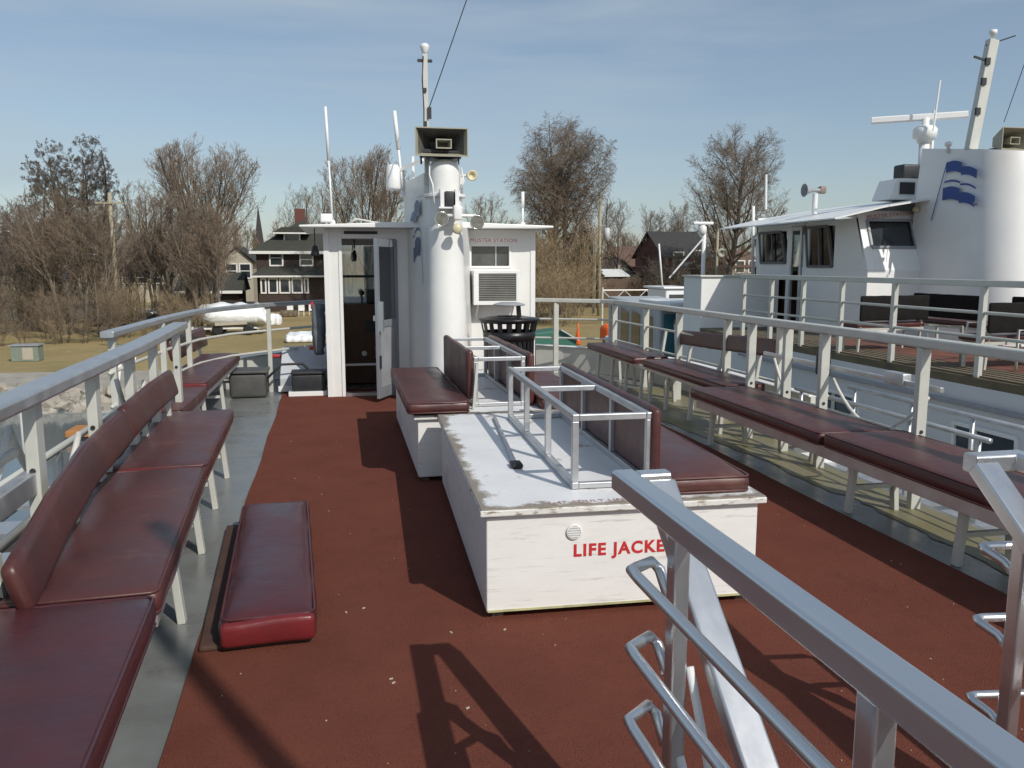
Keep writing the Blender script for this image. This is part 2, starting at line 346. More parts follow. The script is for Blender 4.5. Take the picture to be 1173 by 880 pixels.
# ------------------------------------------------------------------ own ship: hull, deck, carpet
def left_edge(Y):
    if Y < 6.6: return -1.38
    if Y < 8.3: return -1.92
    return 1.22 - 3.14 * math.sqrt(max(0, 1 - ((Y - 8.3) / 4.6) ** 3.2))
def right_edge(Y): return 2.44 - left_edge(Y)
ys = [-6, -.9, 1.95, 5, 6.59, 6.61, 8.3] + [8.3 + 4.6 * t for t in (.15, .3, .42, .54, .65, .75, .83, .9, .95, .985, 1.0)]
def sheet(mb, L, Rr, y_list, z0, z1, hole=None):
    for a, b in zip(y_list, y_list[1:]):
        spans = [(L(a + 1e-4), Rr(a + 1e-4), L(b - 1e-4), Rr(b - 1e-4))]
        if hole and a >= hole[2] - .01 and b <= hole[3] + .01:
            l0, r0, l1, r1 = spans[0]; spans = [(l0, hole[0], l1, hole[0]), (hole[1], r0, hole[1], r1)]
        for l0, r0, l1, r1 in spans:
            mb.hexa([(l0, a, z0), (r0, a, z0), (r1, b, z0), (l1, b, z0), (l0, a, z1), (r0, a, z1), (r1, b, z1), (l1, b, z1)])
HOLE = (.92, 1.88, -.9, 1.95)
m = MB(); sheet(m, left_edge, right_edge, ys, -.08, 0, HOLE); tag(m.build('deck', DECK), kind='structure')
# khaki weathered strip of deck under the starboard benches
m = MB()
yk = [-2 + .05 * i for i in range(245)]
rnd = random.Random(77); walk = [0.0]
for i in range(260): walk.append(walk[-1] * .985 + rnd.gauss(0, .011))
kl = lambda Y: 3.35 + .05 * math.sin(Y * 1.3) + walk[int((Y + 2) / .05 + .5)]
for a, b in zip(yk, yk[1:]):
    r0, r1 = right_edge(a) - .05, right_edge(b) - .05
    if kl(b) < r1 - .05: m.add([(kl(a), a, .004), (r0, a, .004), (r1, b, .004), (kl(b), b, .004)], [(0, 1, 2, 3)])
tag(m.build('deck_stain', DECKK), kind='structure')
cl = lambda Y: -.62 - .016 * max(0, Y - 2.6) + .008 * math.sin(Y * 3)
crr = lambda Y: 3.12 + .006 * math.sin(Y * 2.2)
m = MB(); sheet(m, cl, crr, [-6, -.9, 1.95] + [1.95 + .5 * i for i in range(1, 18)] + [10.72], .001, .014, HOLE)
tag(m.build('carpet', CARPET), 'rust red outdoor carpet covering the middle of the upper deck', 'carpet')
# white crumbs and grit on the carpet
m = MB(); rnd = random.Random(3)
for i in range(110):
    x, y = rnd.uniform(-.5, 2.9), 2.2 + 6 * rnd.random() ** 1.8; s_ = rnd.choice([.0015, .002, .002, .003, .004]); a = rnd.uniform(0, 3)
    m.bar((x - s_ * math.cos(a), y - s_ * math.sin(a), .0165), (x + s_ * math.cos(a), y + s_ * math.sin(a) , .0165), s_ * rnd.uniform(.5, 1.3), .003)
for (px, py) in ((446, 778), (449, 783), (397, 702), (415, 697), (518, 725), (577, 722), (534, 812)):
    p = at_z(px, py, .016); a = rnd.uniform(0, 3); m.bar(p, p + Vector((.014 * math.cos(a), .014 * math.sin(a), .001)), .006, .004)
tag(m.build('crumbs', mat('crumb_white', (.45, .40, .32), .8)), 'pale crumbs and grit scattered over the red carpet', 'litter', kind='stuff')

hull = thing('ferry_hull', (1.22, 3, -3.4), 'white hull and bow bulwark of the ferry underfoot', 'boat hull')
m = MB()
yh = [-6, 5, 6.59, 6.61] + ys[6:]
for side in (left_edge, right_edge):
    for a, b in zip(yh, yh[1:]):
        x0, x1 = side(a + 1e-4), side(b - 1e-4)
        m.add([(x0, a, -.07), (x1, b, -.07), (x1 + (1.22 - x1) * .1, b - .3, -3.7), (x0 + (1.22 - x0) * .1, a - .3, -3.7)], [(0, 1, 2, 3)])
m.build('hull_side', HULLW, hull)
m = MB(); yb = [7.0, 7.7, 8.3] + ys[7:]
def bul(side, sg):
    for a, b in zip(yb, yb[1:]):
        x0, x1 = side(a), side(b); t = .05 * sg
        m.hexa([(x0, a, -.05), (x0 + t, a, -.05), (x1 + t, b, -.05), (x1, b, -.05), (x0, a, .36), (x0 + t, a, .36), (x1 + t, b, .36), (x1, b, .36)])
bul(left_edge, 1); bul(right_edge, -1)
m.build('bulwark', CREAMB, hull)
m = MB(); P_ = [(left_edge(y) + .025, y, .372) for y in yb]; m.sweep(P_, .10, .022)
P_ = [(right_edge(y) - .025, y, .372) for y in yb]; m.sweep(P_, .10, .022)
m.build('bulwark_cap', WHITE2, hull, bevel=.004)
m = MB()
for side in (left_edge, right_edge):
    m.sweep([(side(y + 1e-4), y, -.14) for y in [-6, 5, 6.58]], .07, .09); m.sweep([(side(y), y, -.14) for y in [6.7, 7.5] + ys[6:]], .07, .09)
m.build('rub_rail', ALUD, hull)
# companionway down to the lower deck
st = thing('companionway', (1.4, .5, -2.4), 'steep stair dropping below deck between the two aluminium hand rails', 'stair')
for k in range(9):
    y = 1.86 - .27 * k; z = -.22 - .25 * k
    MB().box(.935, 1.865, y - .27, y, z - .03, z).build('tread', ALUD, st, bevel=.004)
m = MB(); m.box(.905, .919, -.9, 1.95, -2.6, -.082); m.box(1.881, 1.895, -.9, 1.95, -2.6, -.082); m.box(.905, 1.895, 1.951, 1.965, -2.6, -.082)
m.build('side_panel', GREYM, st)

# ------------------------------------------------------------------ benches
def legs_pair(mb_make, parent, x_in, x_out, y, zt, m=RAILW, cross=True, splay=.03):
    """front and rear leg, each its own mesh, with a stretcher between"""
    MB().bar((x_in, y, 0), (x_in + (x_out - x_in) * .08, y, zt), .035, .05, (0, 1, 0)).build('leg', m, parent, bevel=.004)
    MB().bar((x_out, y, 0), (x_out - (x_out - x_in) * .08, y, zt), .035, .05, (0, 1, 0)).build('leg', m, parent, bevel=.004)
    if cross: MB().bar((x_in, y + .002, .17), (x_out, y + .002, .17), .03, .03).build('stretcher', m, parent, bevel=.003)
def back_posts(parent, x, ys_, z0, z1, lean, m=RAILW):
    for y in ys_:
        MB().bar((x, y, z0), (x + lean, y, z1), .03, .045, (0, 1, 0)).build('back_support', m, parent, bevel=.003)
def padded_strip(path, h, t, lean, seed):
    """backrest pad swept along a path, rounded section"""
    n = 16; prof = []
    for k in range(n):
        a = 2 * math.pi * k / n; c_, s_ = math.cos(a), math.sin(a)
        prof.append((math.copysign(abs(c_) ** .55, c_) * t / 2, math.copysign(abs(s_) ** .45, s_) * h / 2))
    rnd = random.Random(seed); pts = []
    P_ = [Vector(p) for p in path]
    for a, b in zip(P_, P_[1:]):
        k = max(2, int((b - a).length / .12)); pts += [a.lerp(b, i / k) for i in range(k)]
    pts.append(P_[-1]); mb = MB(); vs = []
    ends = [pts[0]] + pts + [pts[-1]]
    for i, p in enumerate(ends):
        j = min(max(i - 1, 0), len(pts) - 1); d = (pts[min(j + 1, len(pts) - 1)] - pts[max(j - 1, 0)]).normalized()
        sd = d.cross(Vector((0, 0, 1))).normalized(); u = sd.cross(d)
        u = (u + sd * lean).normalized(); sd = d.cross(u).normalized()
        k = 1.0
        if i == 0: p = p - d * .015; k = .72
        if i == len(ends) - 1: p = p + d * .015; k = .72
        wob = rnd.uniform(-.004, .004)
        vs += [p + sd * (a * k + wob) + u * (b * k + wob) for a, b in prof]
    fs = [(i * n + q, i * n + (q + 1) % n, (i + 1) * n + (q + 1) % n, (i + 1) * n + q) for i in range(len(ends) - 1) for q in range(n)]
    fs += [tuple(range(n - 1, -1, -1)), tuple((len(ends) - 1) * n + q for q in range(n))]
    return mb.add(vs, fs)
G1 = 'maroon padded benches along the port rail'
# port bench nearest the camera, no backrest
b = thing('deck_bench', (-.86, 1.4, 0), 'nearest port bench with a wide smooth cushion and no backrest', 'bench', G1)
MB().rbox(-.29, .29, -1.14, 1.14, -.05, .05, .035, .012, .002, 1).xf(Matrix.Translation((-.862, 1.69, .455)) @ Matrix.Rotation(R(3.2), 4, 'Z')).build('seat_cushion', VINYLN, b, True)
m = MB(); m.box(-.26, .26, -1.1, 1.1, -.02, 0); m.box(.225, .26, -1.1, 1.1, -.07, -.021); m.box(-.26, -.225, -1.1, 1.1, -.07, -.021); m.xf(Matrix.Translation((-.862, 1.69, .403)) @ Matrix.Rotation(R(3.2), 4, 'Z')).build('frame', ALUD, b, bevel=.003)
for y in (.7, 1.3): legs_pair(None, b, -1.04, -.64, y, .335)
# port bench, second: two cushions and a bent backrest
b = thing('deck_bench', (-.98, 4.7, 0), 'port bench with two long cushions and a bent maroon backrest', 'bench', G1)
MB().rbox(-.255, .255, -.92, .92, -.045, .045, .033, .010, .003, 2).xf(Matrix.Translation((-.952, 3.78, .456)) @ Matrix.Rotation(R(3.8), 4, 'Z')).build('seat_cushion', VINYL, b, True)
MB().rbox(-.27, .26, -.93, .90, -.045, .045, .033, .010, .003, 3).xf(Matrix.Translation((-1.055, 5.66, .458)) @ Matrix.Rotation(R(2.5), 4, 'Z')).build('seat_cushion', VINYL, b, True)
MB().rbox(-1.25, -.77, 4.712, 4.745, .42, .497, .017, 0, .001, 4).build('cushion_end', VINYLR, b, True, label='bright red end of the cushion')
m = MB()
for (x0, y0, x1, y1) in ((-.67, 2.9, -.79, 4.7), (-1.12, 2.9, -1.22, 4.7), (-.80, 4.75, -.87, 6.5), (-1.22, 4.75, -1.28, 6.5)): m.bar((x0, y0, .384), (x1, y1, .384), .035, .046)
m.build('frame', ALUD, b, bevel=.003)
for y, dx in ((3.78, -.08), (4.72, -.14), (5.6, -.19), (6.42, -.22)): legs_pair(None, b, -1.08 + dx, -.665 + dx, y, .36)
padded_strip([(-1.04, 2.80, .57), (-1.10, 3.4, .645), (-1.15, 4.0, .70), (-1.185, 4.8, .72)], .185, .055, -.25, 4).build('backrest', VINYL, b, True)
padded_strip([(-1.185, 4.83, .73), (-1.215, 5.6, .745), (-1.235, 6.4, .745)], .19, .055, -.25, 5).build('backrest', VINYL, b, True)
back_posts(b, -1.14, (2.95, 3.75), .36, .64, -.02); back_posts(b, -1.245, (4.72, 5.6, 6.35), .36, .75, -.03)
# port bench by the bow
b = thing('deck_bench', (-1.5, 8.9, 0), 'port bench out by the bow rail with a short backrest', 'bench', G1)
MB().rbox(-1.70, -1.25, 8.06, 10.7, .42, .515, .033, .01, .002, 6).build('seat_cushion', VINYL, b, True)
MB().rbox(-1.68, -1.24, 6.75, 8.02, .39, .485, .033, .01, .002, 7).build('seat_cushion', VINYL, b, True)
MB().rbox(-1.66, -1.25, 8.025, 8.058, .41, .505, .015, 0, .001, 8).build('cushion_end', VINYLR, b, True, label='bright red end of the cushion')
m = MB()
for x in (-1.66, -1.30): m.box(x, x + .035, 6.8, 8.02, .34, .388); m.box(x, x + .035, 8.06, 10.68, .37, .418)
m.build('frame', ALUD, b, bevel=.003)
for y in (6.9, 7.9): legs_pair(None, b, -1.65, -1.29, y, .34)
for y in (8.2, 9.4, 10.6): legs_pair(None, b, -1.65, -1.29, y, .37)
padded_strip([(-1.73, 9.0, .73), (-1.70, 10.9, .71)], .24, .065, -.2, 9).build('backrest', VINYL, b, True)
back_posts(b, -1.68, (9.1, 10.6), .4, .75, -.06)
G2 = 'maroon padded benches along the starboard rail'
b = thing('deck_bench', (3.4, 4.8, 0), 'near starboard bench with two dark maroon cushions and no backrest', 'bench', G2)
MB().rbox(3.06, 3.62, 4.86, 6.95, .41, .50, .033, .010, .002, 11).build('seat_cushion', VINYL, b, True)
MB().rbox(3.07, 3.66, 2.4, 4.83, .41, .505, .033, .010, .002, 12).build('seat_cushion', VINYL, b, True)
m = MB()
for x in (3.11, 3.55): m.box(x, x + .035, 2.5, 6.9, .325, .408)
for y in (2.5, 3.7, 4.8, 5.8, 6.85): m.box(3.147, 3.548, y, y + .04, .35, .40)
m.build('frame', ALUD, b, bevel=.003)
for y in (2.7, 3.7, 4.68, 6.76): legs_pair(None, b, 3.53, 3.19, y, .325)
b = thing('deck_bench', (3.65, 9, 0), 'far starboard bench beneath the bow rail with many thin legs and a backrest', 'bench', G2)
MB().rbox(3.42, 3.86, 7.02, 9.12, .42, .50, .033, .010, .002, 13).build('seat_cushion', VINYL, b, True)
MB().rbox(3.28, 3.74, 9.18, 11.1, .42, .505, .033, .010, .002, 14).xf(Matrix.Translation((.1, .15, 0))).build('seat_cushion', VINYL, b, True)
MB().rbox(3.44, 3.84, 9.13, 9.17, .43, .5, .017, 0, .001, 15).build('cushion_end', VINYLR, b, True, label='bright red end of the cushion')
m = MB()
for x in (3.45, 3.78): m.box(x, x + .03, 7.05, 11.1, .38, .418)
m.build('frame', RAILW, b, bevel=.003)
for y in (7.2, 7.9, 8.55, 9.05): legs_pair(None, b, 3.80, 3.49, y, .38, cross=False)
for y in (9.3, 9.85, 10.4, 11.0): legs_pair(None, b, 3.80, 3.47, y, .38, cross=False)
padded_strip([(3.93, 9.25, .745), (3.93, 6.95, .83)], .17, .05, -.15, 16).build('backrest', VINYL, b, True)
back_posts(b, 3.88, (7.3, 8.1, 8.9, 9.7, 10.4), .4, .8, .06)

# loose cushion pair on the deck by the port bench
b = thing('bench_cushion', (-.38, 4.3, .014), 'loose maroon seat cushion lying on the carpet beside the port bench', 'cushion')
M_ = Matrix.Translation((-.385, 4.28, .015)) @ Matrix.Rotation(R(3.2), 4, 'Z')
MB().rbox(-.20, .20, -.872, .86, .018, .142, .05, .016, .0035, 21).xf(M_).build('cover', VINYLN, b, True)
MB().box(-.185, .185, -.85, .85, .0, .017).xf(M_).build('base_board', PLY, b)
MB().rbox(-.192, .192, -.90, -.845, .022, .132, .026, 0, .004, 22, .06).xf(M_).build('cushion_end', VINYLR, b, True, label='bright red front end of the cushion')
b = MB().rbox(-.028, .028, -.88, .80, 0, .022, .006, 0, 0, 23).xf(Matrix.Translation((-.618, 4.30, .0155)) @ Matrix.Rotation(R(3.5), 4, 'Z') @ Matrix.Diagonal((1.9, 1, 1, 1))).build('back_board', PLY, None, True)
tag(b, 'thin dark brown board lying under the left side of the loose cushion', 'board')

# ------------------------------------------------------------------ life jacket lockers and the seats on them
def locker(x0, x1, y0, y1, h, label, txt, rz=0):
    t = thing('life_jacket_locker', ((x0 + x1) / 2, y0, 0), label, 'locker', 'white life jacket lockers')
    m = MB(); m.hexa([(x0, y0, .045), (x1, y0, .045), (x1, y1, .045), (x0, y1, .045), (x0, y0, h - .036), (x1, y0, h - .036), (x1, y1, h - .036), (x0, y1, h - .036)])
    m.build('body', BOXW, t, bevel=.006)
    MB().box(x0 - .03, x1 + .03, y0 - .03, y1 + .03, h - .035, h - .006).build('lid_edge', LIDE, t, bevel=.005)
    MB().box(x0 - .026, x1 + .026, y0 - .026, y1 + .026, h - .0055, h).build('lid', LIDW, t, bevel=.003)
    for x in (x0 + .03, x1 - .08):
        for y in (y0 + .03, y1 - .08): MB().box(x, x + .05, y, y + .05, .012, .0445).build('foot', TIMBER, t)
    return t
lk = locker(.60, 1.885, 3.50, 5.82, .535, 'front white locker with red lettering nearest the stair rail', 1)
lettering('LIFE JACKETS', .079, facing_aft(1.262, 3.4985, .312), RED, lk, bold=.0026, spacing=1.16, extrude=.0006)
m = MB(); m.lathe((1.0, 3.497, .405), [(.036, 0), (.036, -.006), (.03, -.008), (.03, -.003)], 24, 'y')
for k in range(5):
    z = .383 + k * .011; wd = math.sqrt(max(0, .03 ** 2 - (z - .405) ** 2)); m.box(1.0 - wd, 1.0 + wd, 3.4875, 3.493, z - .002, z + .003)
m.build('vent', WHITE2, lk)
m = MB(); m.lathe((1.52, 3.497, .405), [(.036, 0), (.036, -.006), (.03, -.008), (.03, -.003)], 24, 'y')
m.build('vent', WHITE2, lk)
lettering('1-47 ADULT LIFE JACKETS', .046, Matrix.Translation((1.17, 3.525, .5362)), mat('worn_lid_lettering', (.42, .27, .29), .6, var=.35, vscale=18), lk, bold=.0004, spacing=1.1)
MB().box(.605, 1.88, 3.4955, 3.4985, .048, .058).build('bottom_trim', mat('yellowed_trim', (.46, .44, .24), .6, var=.3), lk)
lk2 = locker(.52, 1.78, 5.97, 8.45, .515, 'second white locker in front of the funnel, further forward', 0)
# dark pole lying on the front locker
m = MB(); m.tube([(.86, 4.25, .548), (.95, 5.6, .548)], .012, 8); t = m.build('stick', ALUD); tag(t, 'thin grey stick lying on the bare left half of the front locker lid', 'stick')
MB().rbox(.83, .89, 4.16, 4.26, .537, .563, .01).build('rubber_tip', RUBBER, t, True)

def seat_frame(x0, x1, y0, y1, z0, z1, label, ny, group='aluminium seat frames on the lockers'):
    t = thing('seat_frame', ((x0 + x1) / 2, y0, z0), label, 'bench frame', group)
    s_ = .034
    m = MB()
    for x in (x0, x1):
        m.box(x - s_ / 2, x + s_ / 2, y0, y1, z1 - s_, z1); m.box(x - s_ / 2, x + s_ / 2, y0, y1, z0, z0 + s_)
    for x in (x0, x1):
        for i in range(ny):
            y = y0 + (y1 - y0) * i / (ny - 1); y = min(max(y, y0 + .02), y1 - .02)
            MB().box(x - s_ / 2 + .001, x + s_ / 2 - .001, y - s_ / 2, y + s_ / 2, z0 + s_ + .001, z1 - s_ - .001).build('upright', ALUD, t, bevel=.003)
    m.build('rail', ALUD, t, bevel=.004)
    for i in (0, 1, ny - 1):
        y = y0 + (y1 - y0) * i / (ny - 1) * (1 if i != 1 else 1.5); y = min(max(y, y0 + .02), y1 - .02)
        MB().box(x0 + s_ / 2 + .001, x1 - s_ / 2 - .001, y - s_ / 2, y + s_ / 2, z1 - s_ + .002, z1 - .002).build('cross_bar', ALUD, t, bevel=.003)
    for i in (0, ny - 1):
        y = y0 + (y1 - y0) * i / (ny - 1); y = min(max(y, y0 + .02), y1 - .02)
        MB().box(x0 + s_ / 2 + .001, x1 - s_ / 2 - .001, y - s_ / 2, y + s_ / 2, z0 + .002, z0 + s_ - .004).build('cross_bar', ALUD, t, bevel=.003)
    return t
fr = seat_frame(1.06, 1.425, 3.72, 5.6, .537, .90, 'bare aluminium back frame standing on the front locker lid', 4)
MB().rbox(1.43, 1.48, 3.70, 5.66, .57, .922, .024, 0, .002, 31).build('backrest', VINYL, fr, True)
MB().rbox(1.445, 1.87, 3.54, 5.75, .5375, .62, .035, .02, .003, 32).build('seat_cushion', VINYL, fr, True)
PV = Matrix.Translation((.6, 3.5, 0)) @ Matrix.Rotation(R(-1.9), 4, 'Z') @ Matrix.Translation((-.6, -3.5, 0))
for r_ in (lk, fr, bpy.data.objects['stick']):
    r_.matrix_basis = PV @ Matrix.Translation(r_.location)
fr = seat_frame(.99, 1.36, 6.2, 7.95, .517, .9, 'aluminium back frame with seats on both sides on the rear locker', 4)
MB().rbox(.912, .967, 6.16, 7.62, .58, .955, .024, 0, .002, 33).build('backrest', VINYL, fr, True)
MB().rbox(1.385, 1.44, 6.16, 7.95, .53, .925, .024, 0, .002, 34).build('backrest', VINYL, fr, True)
MB().rbox(.44, .90, 5.90, 8.0, .528, .615, .035, .015, .003, 35).build('seat_cushion', VINYL, fr, True)
MB().rbox(1.42, 1.86, 5.98, 8.0, .5175, .605, .035, .015, .003, 36).xf(Matrix.Translation((.03, 0, 0))).build('seat_cushion', VINYL, fr, True)
MB().box(.47, .89, 5.98, 7.98, .5165, .527).build('cushion_base', PLY, fr)
m = MB(); m.bar((.955, 6.12, .517), (.985, 6.12, .86), .02, .035, (0, 1, 0)); m.build('back_bracket', RAILW, fr)

# ------------------------------------------------------------------ stair guards in the foreground
def stair_guard(x, label):
    t = thing('hand_rail', (x, 1.9, 0), label, 'hand rail', 'aluminium stair guards')
    MB().sweep([(x, 2.275, .97), (x, 1.6, .97), (x + .005, -.6, .97)], .07, .062, .007).build('top_rail', ALU, t, bevel=.003)
    # end piece and the sloping stair rail
    MB().sweep([(x + .0355, 2.245, .97), (x + .13, 2.245, .97)], .055, .058, .007).build('end_return', ALU, t, bevel=.003)
    MB().bar((x + .10, 2.235, .962), (x + .10, .95, -.05), .085, .05, (0, 1, 0)).build('sloping_rail', ALU, t, bevel=.007, seg=3)
    for y in (1.85, 1.07, .2):
        MB().box(x - .021, x + .021, y - .026, y + .026, .014, .938).build('post', ALU, t, bevel=.006)
    for z in (.765, .56, .365):
        pts = [(x - .01, 1.88, z + .0), (x - .01, 1.945, z + .05), (x - .03, 1.955, z + .07), (x - .095, 1.885, z + .085), (x - .115, 1.87, z + .085), (x - .115, 1.82, z + .083), (x - .105, .9, z + .08), (x - .10, -.5, z + .08)]
        MB().tube(pts, .0145, 12).build('side_rail', ALU, t, True)
    MB().tube([(x + .03, 1.83, .60), (x + .05, 1.76, .40), (x + .055, 1.60, .06)], .011, 10).build('brace', WHITE2, t, True)
    MB().tube([(x + .01, 1.83, .36), (x + .03, 1.79, .25), (x + .035, 1.72, .03)], .012, 10).build('brace', WHITE2, t, True)
    return t
stair_guard(.80, 'shiny aluminium stair rail slanting across the foreground before the locker')
t = thing('hand_rail', (2.1, 1.9, 0), 'aluminium stair rail end cut off at the right edge of the picture', 'hand rail', 'aluminium stair guards')
MB().sweep([(1.955, 2.245, .97), (2.13, 2.245, .97), (2.135, -.6, .97)], .062, .062, .007).build('top_rail', ALU, t, bevel=.003)
MB().bar((1.995, 2.235, .961), (1.995, .95, -.05), .085, .05, (0, 1, 0)).build('sloping_rail', ALU, t, bevel=.007, seg=3)
MB().box(1.980, 2.020, 2.03, 2.08, .014, .80).build('post', ALU, t, bevel=.006)
for y in (1.07, .2): MB().box(2.11, 2.152, y - .026, y + .026, .014, .938).build('post', ALU, t, bevel=.006)
for py in (627, 709, 797):
    z = at_y(1128, py, 2.17).z
    MB().tube([(2.0, 2.078, z - .055), (1.995, 2.12, z - .03), (1.962, 2.16, z - .004), (1.967, 2.175, z), (1.99, 2.178, z), (2.2, 2.15, z), (2.225, 2.12, z), (2.225, 1.9, z), (2.22, -.5, z)], .0145, 12).build('side_rail', ALU, t, True)

# ------------------------------------------------------------------ guard rails
def post(parent, x, y, z1, wx=.05, wy=.075, m=RAILW, hole=True):
    p = MB().box(x - wx / 2, x + wx / 2, y - wy / 2, y + wy / 2, 0, z1).build('post', m, parent, bevel=.004)
    return p
g = thing('guard_rail', (-1.2, 4, 0), 'port guard rail with a broad flat aluminium top beside the near benches', 'railing')
MB().sweep([(-1.20, -3, 1.09), (-1.21, 3, 1.09), (-1.25, 5.4, 1.09), (-1.34, 7.42, 1.09)], .12, .06, .01).build('top_rail', ALUD, g, bevel=.004)
for y in (1.4, 2.5, 3.6, 4.52, 5.38, 6.12, 7.1):
    x = -1.215 - max(0, y - 3) * .026
    MB().bar((x, y, 0), (x, y, 1.058), .085, .05, (1, 0, 0)).build('post', RAILW, g, bevel=.004)
    MB().lathe((x + .0, y - .0445, .78), [(.012, 0), (.012, -.004)], 10, 'y').build('bolt', DARK, g)
MB().sweep([(-1.24, .5, .72), (-1.25, 3.62, .73)], .06, .09, .004).build('gate_bar', ALUD, g, bevel=.004)
MB().tube([(-1.26, .5, .55), (-1.26, 3.7, .57)], .022, 10).build('mid_rail', RAILW, g, True)
MB().tube([(-1.27, 3.7, .57), (-1.30, 5.4, .6), (-1.37, 7.1, .62)], .018, 10).build('mid_rail', RAILW, g, True)
MB().tube([(-1.27, .5, .82), (-1.29, 3.55, .86)], .02, 10).build('mid_rail', RAILW, g, True)
MB().tube([(-1.27, 3.7, .30), (-1.37, 7.1, .32)], .016, 10).build('mid_rail', RAILW, g, True)

g = thing('guard_rail', (-1.7, 9, 0), 'port bow rail curving round ahead of the wheelhouse door', 'railing')
bowL = [(-1.74, 6.72, 1.075), (-1.72, 7.6, 1.075), (-1.67, 8.6, 1.08), (-1.55, 9.6, 1.09), (-1.30, 10.3, 1.09), (-.95, 10.75, 1.10), (-.30, 11.5, 1.10), (.4, 12.0, 1.10), (1.22, 12.25, 1.10)]
MB().sweep(bowL, .10, .05, .008).build('top_rail', ALUD, g, bevel=.003)
for (x, y) in ((-1.74, 6.85), (-1.66, 8.3), (-1.6, 9.3), (-.9, 10.78), (.4, 12.0)):
    MB().bar((x, y, 0), (x, y, 1.05), .06, .05, (1, 0, 0)).build('post', RAILW, g, bevel=.003)
for z in (.78, .52):
    MB().tube([(p[0] - .0, p[1] + .005, z) for p in bowL], .016, 8).build('mid_rail', RAILW, g, True)
for y in (7.3, 7.8): MB().tube([(-1.78, y, .95), (-1.86, y + .05, .5), (-1.86, y + .05, .0)], .015, 8).build('brace', WHITE2, g, True)

g = thing('guard_rail', (3.7, 4.5, 0), 'starboard guard rail with a square white top above the near bench', 'railing')
MB().sweep([(3.66, 7.15, 1.10), (3.68, 5.8, 1.10), (3.68, -3, 1.10)], .088, .066, .008).build('top_rail', RAILW, g, bevel=.004)
for (x, y) in ((3.67, 6.98), (3.71, 6.42), (3.68, 5.82), (3.67, 4.68), (3.67, 3.5), (3.67, 2.3)):
    MB().box(x - .036, x + .036, y - .025, y + .025, 0, 1.066).build('post', RAILW, g, bevel=.004)
    MB().lathe((x, y - .0255, .52), [(.013, 0), (.013, -.004)], 10, 'y').build('bolt', DARK, g)
MB().sweep([(3.76, 6.9, .80), (3.76, 4.6, .80)], .03, .035, .004).build('gate_bar', ALUD, g, bevel=.003)
MB().rbox(3.73, 3.80, 4.95, 5.15, .77, .86, .008).build('latch', ALUD, g, True)
MB().rbox(3.725, 3.79, 5.88, 6.02, .72, .9, .02).build('latch', DARK, g, True)
for (y) in (6.0, 4.78): MB().tube([(3.72, y, .0), (3.80, y + .05, .35), (3.78, y + .02, .8)], .02, 8).build('brace', RAILW, g, True)
for z in (.45, .25): MB().tube([(3.80, 6.9, z), (3.80, 2, z)], .010, 8).build('mid_rail', RAILW, g, True)

g = thing('guard_rail', (3.9, 9, 0), 'starboard bow rail turning the corner ahead of the far bench', 'railing')
bowR = [(3.92, 6.75, 1.06), (3.93, 8.2, 1.065), (3.88, 10.2, 1.07), (3.85, 11.35, 1.07), (3.70, 11.6, 1.07), (3.1, 11.9, 1.075), (2.4, 12.2, 1.08), (1.24, 12.35, 1.085)]
MB().sweep(bowR, .085, .06, .008).build('top_rail', RAILW, g, bevel=.003)
for (x, y) in ((3.92, 6.9), (3.93, 8.0), (3.90, 9.2), (3.88, 10.25), (3.84, 11.4), (3.1, 11.9), (2.3, 12.22)):
    MB().box(x - .035, x + .035, y - .03, y + .03, 0, 1.032).build('post', RAILW, g, bevel=.003)
for z in (.80, .52):
    MB().tube([(p[0] + .01, p[1] + .01, z) for p in bowR], .015, 8).build('mid_rail', RAILW, g, True)

sm = thing('stern_mast', (1.95, -1.75, 0), 'slim grey pole behind the stair whose shadow falls across the port benches', 'mast')
MB().tube([(1.95, -1.75, 0), (1.95, -1.75, 5.6)], [.06, .045], 12).build('pole', RAILW, sm, True)
MB().tube([(1.95, -1.75, 3.6), (1.15, -2.3, .9)], .022, 8).build('stay', RAILW, sm, True)
# hoses slung outside the rails
def sag(a, b, d, n=14):
    a, b = Vector(a), Vector(b); return [a.lerp(b, i / n) - Vector((0, 0, d * 4 * (i / n) * (1 - i / n))) for i in range(n + 1)]
for lab, a, b, d in (('white hose sagging between port rail posts nearest the camera', (-1.31, 2.55, .98), (-1.31, 3.58, .95), .3), ('white hose drooping outside the port rail past the first gate bar', (-1.33, 3.62, .95), (-1.33, 4.5, .75), .28), ('short white hose hung between the two far port posts', (-1.36, 5.4, .9), (-1.36, 6.1, .8), .25)):
    o = MB().tube(sag(a, b, d), .016, 8).build('hose', ROPEW, None, True); tag(o, lab, 'hose', 'white hoses on the port rail')
for lab, a, b, d in (('pale rope hanging slack on the starboard rail beside the latch', (3.82, 5.9, .7), (3.82, 4.8, .72), .3), ('pale rope looped at the corner where the starboard rails overlap', (3.86, 6.9, .75), (3.84, 6.0, .55), .3)):
    o = MB().tube(sag(a, b, d), .013, 8).build('rope', ROPEW, None, True); tag(o, lab, 'rope', 'ropes on the starboard rail')

